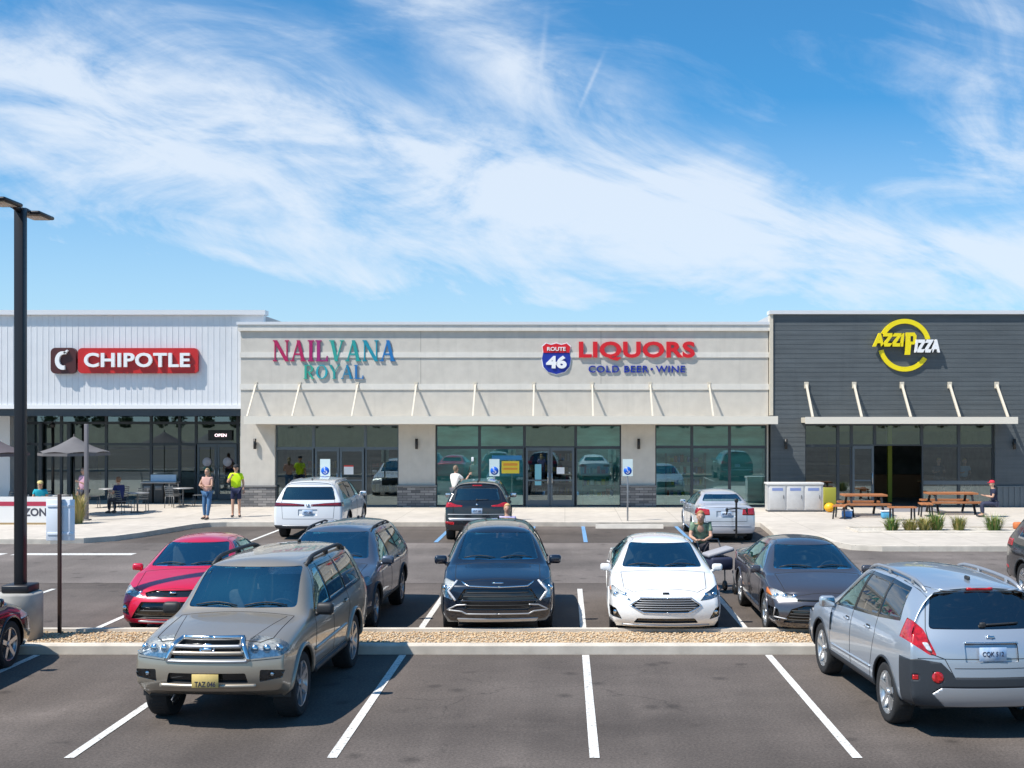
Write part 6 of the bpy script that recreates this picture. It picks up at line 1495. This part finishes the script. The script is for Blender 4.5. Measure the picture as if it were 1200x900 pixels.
for x, y, c, lb in ((9.75, 41.3, (.12,.30,.62), 'blue and white cooler bag under the brown bench left of the picnic tables'), (11.0, 40.9, (.08,.34,.55), 'teal blue bag on the paving before the left picnic table')):
    o = thing('cooler_bag', lb, 'bag', (x, y, .148)); MB().rbox((0,0,.13), (.34,.24,.24), .06, 3).build('bag_body', mat('bag_'+str(c), c, .7), o); MB().rbox((0,0,.26), (.36,.26,.05), .02).build('lid', mat('bag_white', (.70,.72,.74), .6), o); MB().tube([(-.15,0,.3),(-.10,0,.42),(.10,0,.42),(.15,0,.3)], .012, 6).build('strap', bk, o)
# cart beside the white sedan
o = thing('folding_cart', 'grey and navy folding cart beside the person in the green shirt', 'cart', (3.12, 24.35, 0), R(15))
q = MB(); q.rbox((0,0,.62), (.48,.50,.26), .05, 2); q.build('cart_body', mat('cart_navy', (.018,.025,.06), .7), o); MB().rbox((0,0,.84), (.58,.40,.09), .04, 3, Matrix.Rotation(R(-14), 3, 'Y').to_quaternion()).build('canopy', mat('cart_grey', (.33,.33,.35), .6), o)
for x in (-.26,.26):
    for y in (-.26,.26): MB().lathe([(.001,-.02),(.10,-.02),(.11,0),(.10,.02),(.001,.02)], 18, 'x', (x,y,.11)).build('wheel', bk, o); MB().tube([(x,y,.11),(x*.9,y*.8,.48)], .014, 6).build('strut', met, o)
MB().tube([(-.24,.28,.7),(-.24,.60,1.04),(.24,.60,1.04),(.24,.28,.7)], .016, 8).build('handle', met, o)
# planting bed and grasses
bedm = mat('bed_mulch', (.50,.46,.40), .95, noise=.3, nscale=12, bump=.8, bscale=25)
sheet('planting_bed', [(8.9, 35.9), (14.2, 35.9), (14.2, 37.3), (8.9, 37.3)], .156, bedm)
kerb('bed_kerb', [(8.8, 35.8), (14.3, 35.8), (14.3, 37.4), (8.8, 37.4)], .10, .20, kerb_m, True)
def tuft(name, x, y, z, h, r, n, cols, label, group, cat='plant'):
    q = MB(); ms = [mat('blade_%s' % str(c), c, .7) for c in cols]
    for i in range(n):
        a = random.uniform(0, 2*pi); b = random.random()**.7*r*.55; l = h*random.uniform(.35, 1.12); o = b+random.uniform(-.1, .75)*r; w = random.uniform(.006, .012)
        p0 = Vector((b*cos(a), b*sin(a), 0)); p1 = p0+Vector((cos(a)*o*.35, sin(a)*o*.35, l*.62)); p2 = p0+Vector((cos(a)*o, sin(a)*o, l*random.uniform(.75, 1)))
        s = Vector((-sin(a), cos(a), 0))*w
        q.add([p0-s, p0+s, p1+s, p1-s, p2], [(0,1,2,3), (3,2,4)], random.randrange(len(ms)))
    o = q.build(name, ms); o.location = (x, y, z); tag(o, label, cat, group); return o
GR = [(.10,.20,.03), (.16,.26,.04), (.07,.15,.03)]; OL = [(.30,.28,.07), (.24,.26,.06), (.36,.30,.10)]; TN = [(.50,.38,.16), (.42,.33,.12), (.30,.30,.08)]
for px, c, w in ((9.96, GR, 'leftmost green'), (10.55, OL, 'olive yellow'), (10.98, OL, 'broad olive yellow'), (11.38, GR, 'bright green'), (12.05, OL, 'lone golden'), (13.10, GR, 'rightmost tall green')):
    nb = {9.96: 'at the left end of the planting bed', 10.55: 'second from the left end of the bed', 10.98: 'in the middle of the bed between two others', 11.38: 'right of the broad olive one', 12.05: 'before the gap between the picnic tables', 13.10: 'nearest the dark parked car'}[px]
    tuft('grass_tuft', px, 36.5+random.uniform(-.15,.15), .16, random.uniform(.36, .58), random.uniform(.26, .40), 260, c+TN[1:2]+[(.09,.13,.03)], w+' grass tuft '+nb, 'grass tufts in the planting bed')
tuft('ornamental_grass', -15.9, 39.0, .148, 1.05, .30, 420, TN, 'tall dry tan ornamental grass beside the banner fence', None)
o = MB().rbox((14.0, 36.9, .26), (.28,.28,.22), .06).build('planter_pot', mat('terracotta', (.55,.16,.05), .7)); tag(o, 'small orange pot at the right end of the planting bed', 'pot')
# drain and other small things in the lot
o = MB().box(-.3,.3,-.3,.3,0,.006).build('drain_grate', mat('cast_iron', (.04,.035,.03), .7, .5)); o.location = (-6.3, 14.6, .004); bpy.data.objects.remove(o)
def bikerack():
    o = thing('bike_rack', 'black folded bike rack strapped to the trunk of the silver sedan', 'bike rack', (4.86, 34.0, 0))
    MB().rbox((0,-.12,.72), (.055,.06,1.05), .01).build('upright', bk, o); MB().tube([(-.02,-.06,.40),(0,.25,.36)], .03, 8).build('hitch_bar', bk, o)
    for s in (-1, 1): MB().tube([(s*.03,-.14,1.02),(s*.26,-.22,1.0),(s*.30,-.28,.86)], .020, 6).build('arm', bk, o); MB().rbox((s*.28,-.24,.98), (.06,.09,.12), .02).build('cradle', bk, o)
    MB().rbox((0,-.14,1.24), (.10,.10,.12), .03).build('clamp', bk, o)
bikerack()
# unseen treeline far behind the camera, added for reflections in glass and car paint
random.seed(9); q = MB(); lm_ = [mat('far_leaf_%d' % i, c, .8) for i, c in enumerate([(.04,.075,.02), (.06,.10,.03), (.03,.055,.018)])]
for i in range(70):
    cx = -420+i*12+random.uniform(-4,4); cy = -420+random.uniform(-10,10); h = random.uniform(5, 10)
    q.tube([(cx,cy,0),(cx,cy,h*.6)], [.3,.12], 5, 0)
    q.tube([(cx,cy,0),(cx+1,cy,1)], [.2,.1], 5, 0)
    for k2 in range(260):
        v = Vector((random.gauss(0,1), random.gauss(0,1), random.gauss(0,1))).normalized()*random.random()**.4
        p = Vector((cx+v.x*3.4, cy+v.y*3, h*.48+v.z*h*.50)); s = random.uniform(.35,.8); a = Vector((random.gauss(0,1), random.gauss(0,1), random.gauss(0,1))).normalized(); b = a.orthogonal().normalized(); c = a.cross(b)
        q.add([p-b*s, p+c*s, p+b*s, p-c*s], [(0,1,2,3)], random.randrange(3))
o = q.build('reflection_trees', lm_); tag(o, 'unseen green tree belt behind the camera, added for window reflections', 'trees', kind='stuff')
# ================================================================ the parked cars
place('parked_suv', 'champagne grey off road SUV with roof rack and yellow front plate, nose to the viewer', d_runner, -3.96, 15.72, 'camera', -2.4, 3)
place('parked_suv', 'pale silver blue SUV seen from behind with red lamps and dark rear bumper', d_captiva, 4.56, 15.37, 'shops', 3.5, 3)
place('parked_car', 'bright red sedan with black lower grille behind the champagne grey SUV', d_corolla, -6.55, 21.65, 'camera', 4)
place('parked_suv', 'slate blue crossover parked between the red sedan and the navy black one', d_dark_suv, -4.05, 21.6, 'camera', -1.5)
place('parked_suv', 'navy black crossover with chrome angled front lamps, facing the gravel island', d_sportage, -1.2, 21.5, 'camera', 3)
place('parked_car', 'bright white sedan with chrome hexagonal grille facing the gravel island', d_fusion, 1.68, 21.45, 'camera', -1.5)
place('parked_car', 'graphite grey sedan with wide black lower grille right of the white one', d_camry, 4.22, 21.35, 'camera', 0)
place('parked_suv', 'black SUV with chrome window line cut by the right edge of the frame', d_edge_suv, 9.93, 22.0, 'camera', 0)
place('parked_car', 'black car cut by the left edge, only its front wheel and wing showing', d_black_sedan, -8.80, 15.65, 'shops', 0)
place('parked_suv', 'white SUV with full width dark red tail lamps parked at the nail salon', d_atlas, -7.60, 37.7, 'shops', 1)
place('parked_suv', 'black SUV seen from behind, parked at the walk before the green tinted windows', d_black_suv, -2.62, 36.9, 'shops', 2)
place('parked_car', 'silver white sedan with a bike rack on its trunk beside the right kerb', d_silver_sedan, 4.62, 36.5, 'shops', 0)
for o in list(bpy.data.objects):
    if len(str(o.get('label', '')).split()) > 16: print('LONG', o.name, o['label'])
    if o.type == 'MESH' and not o.data.materials: o.data.materials.append(paintmat if False else mat('plain_grey', (.3,.3,.3)))
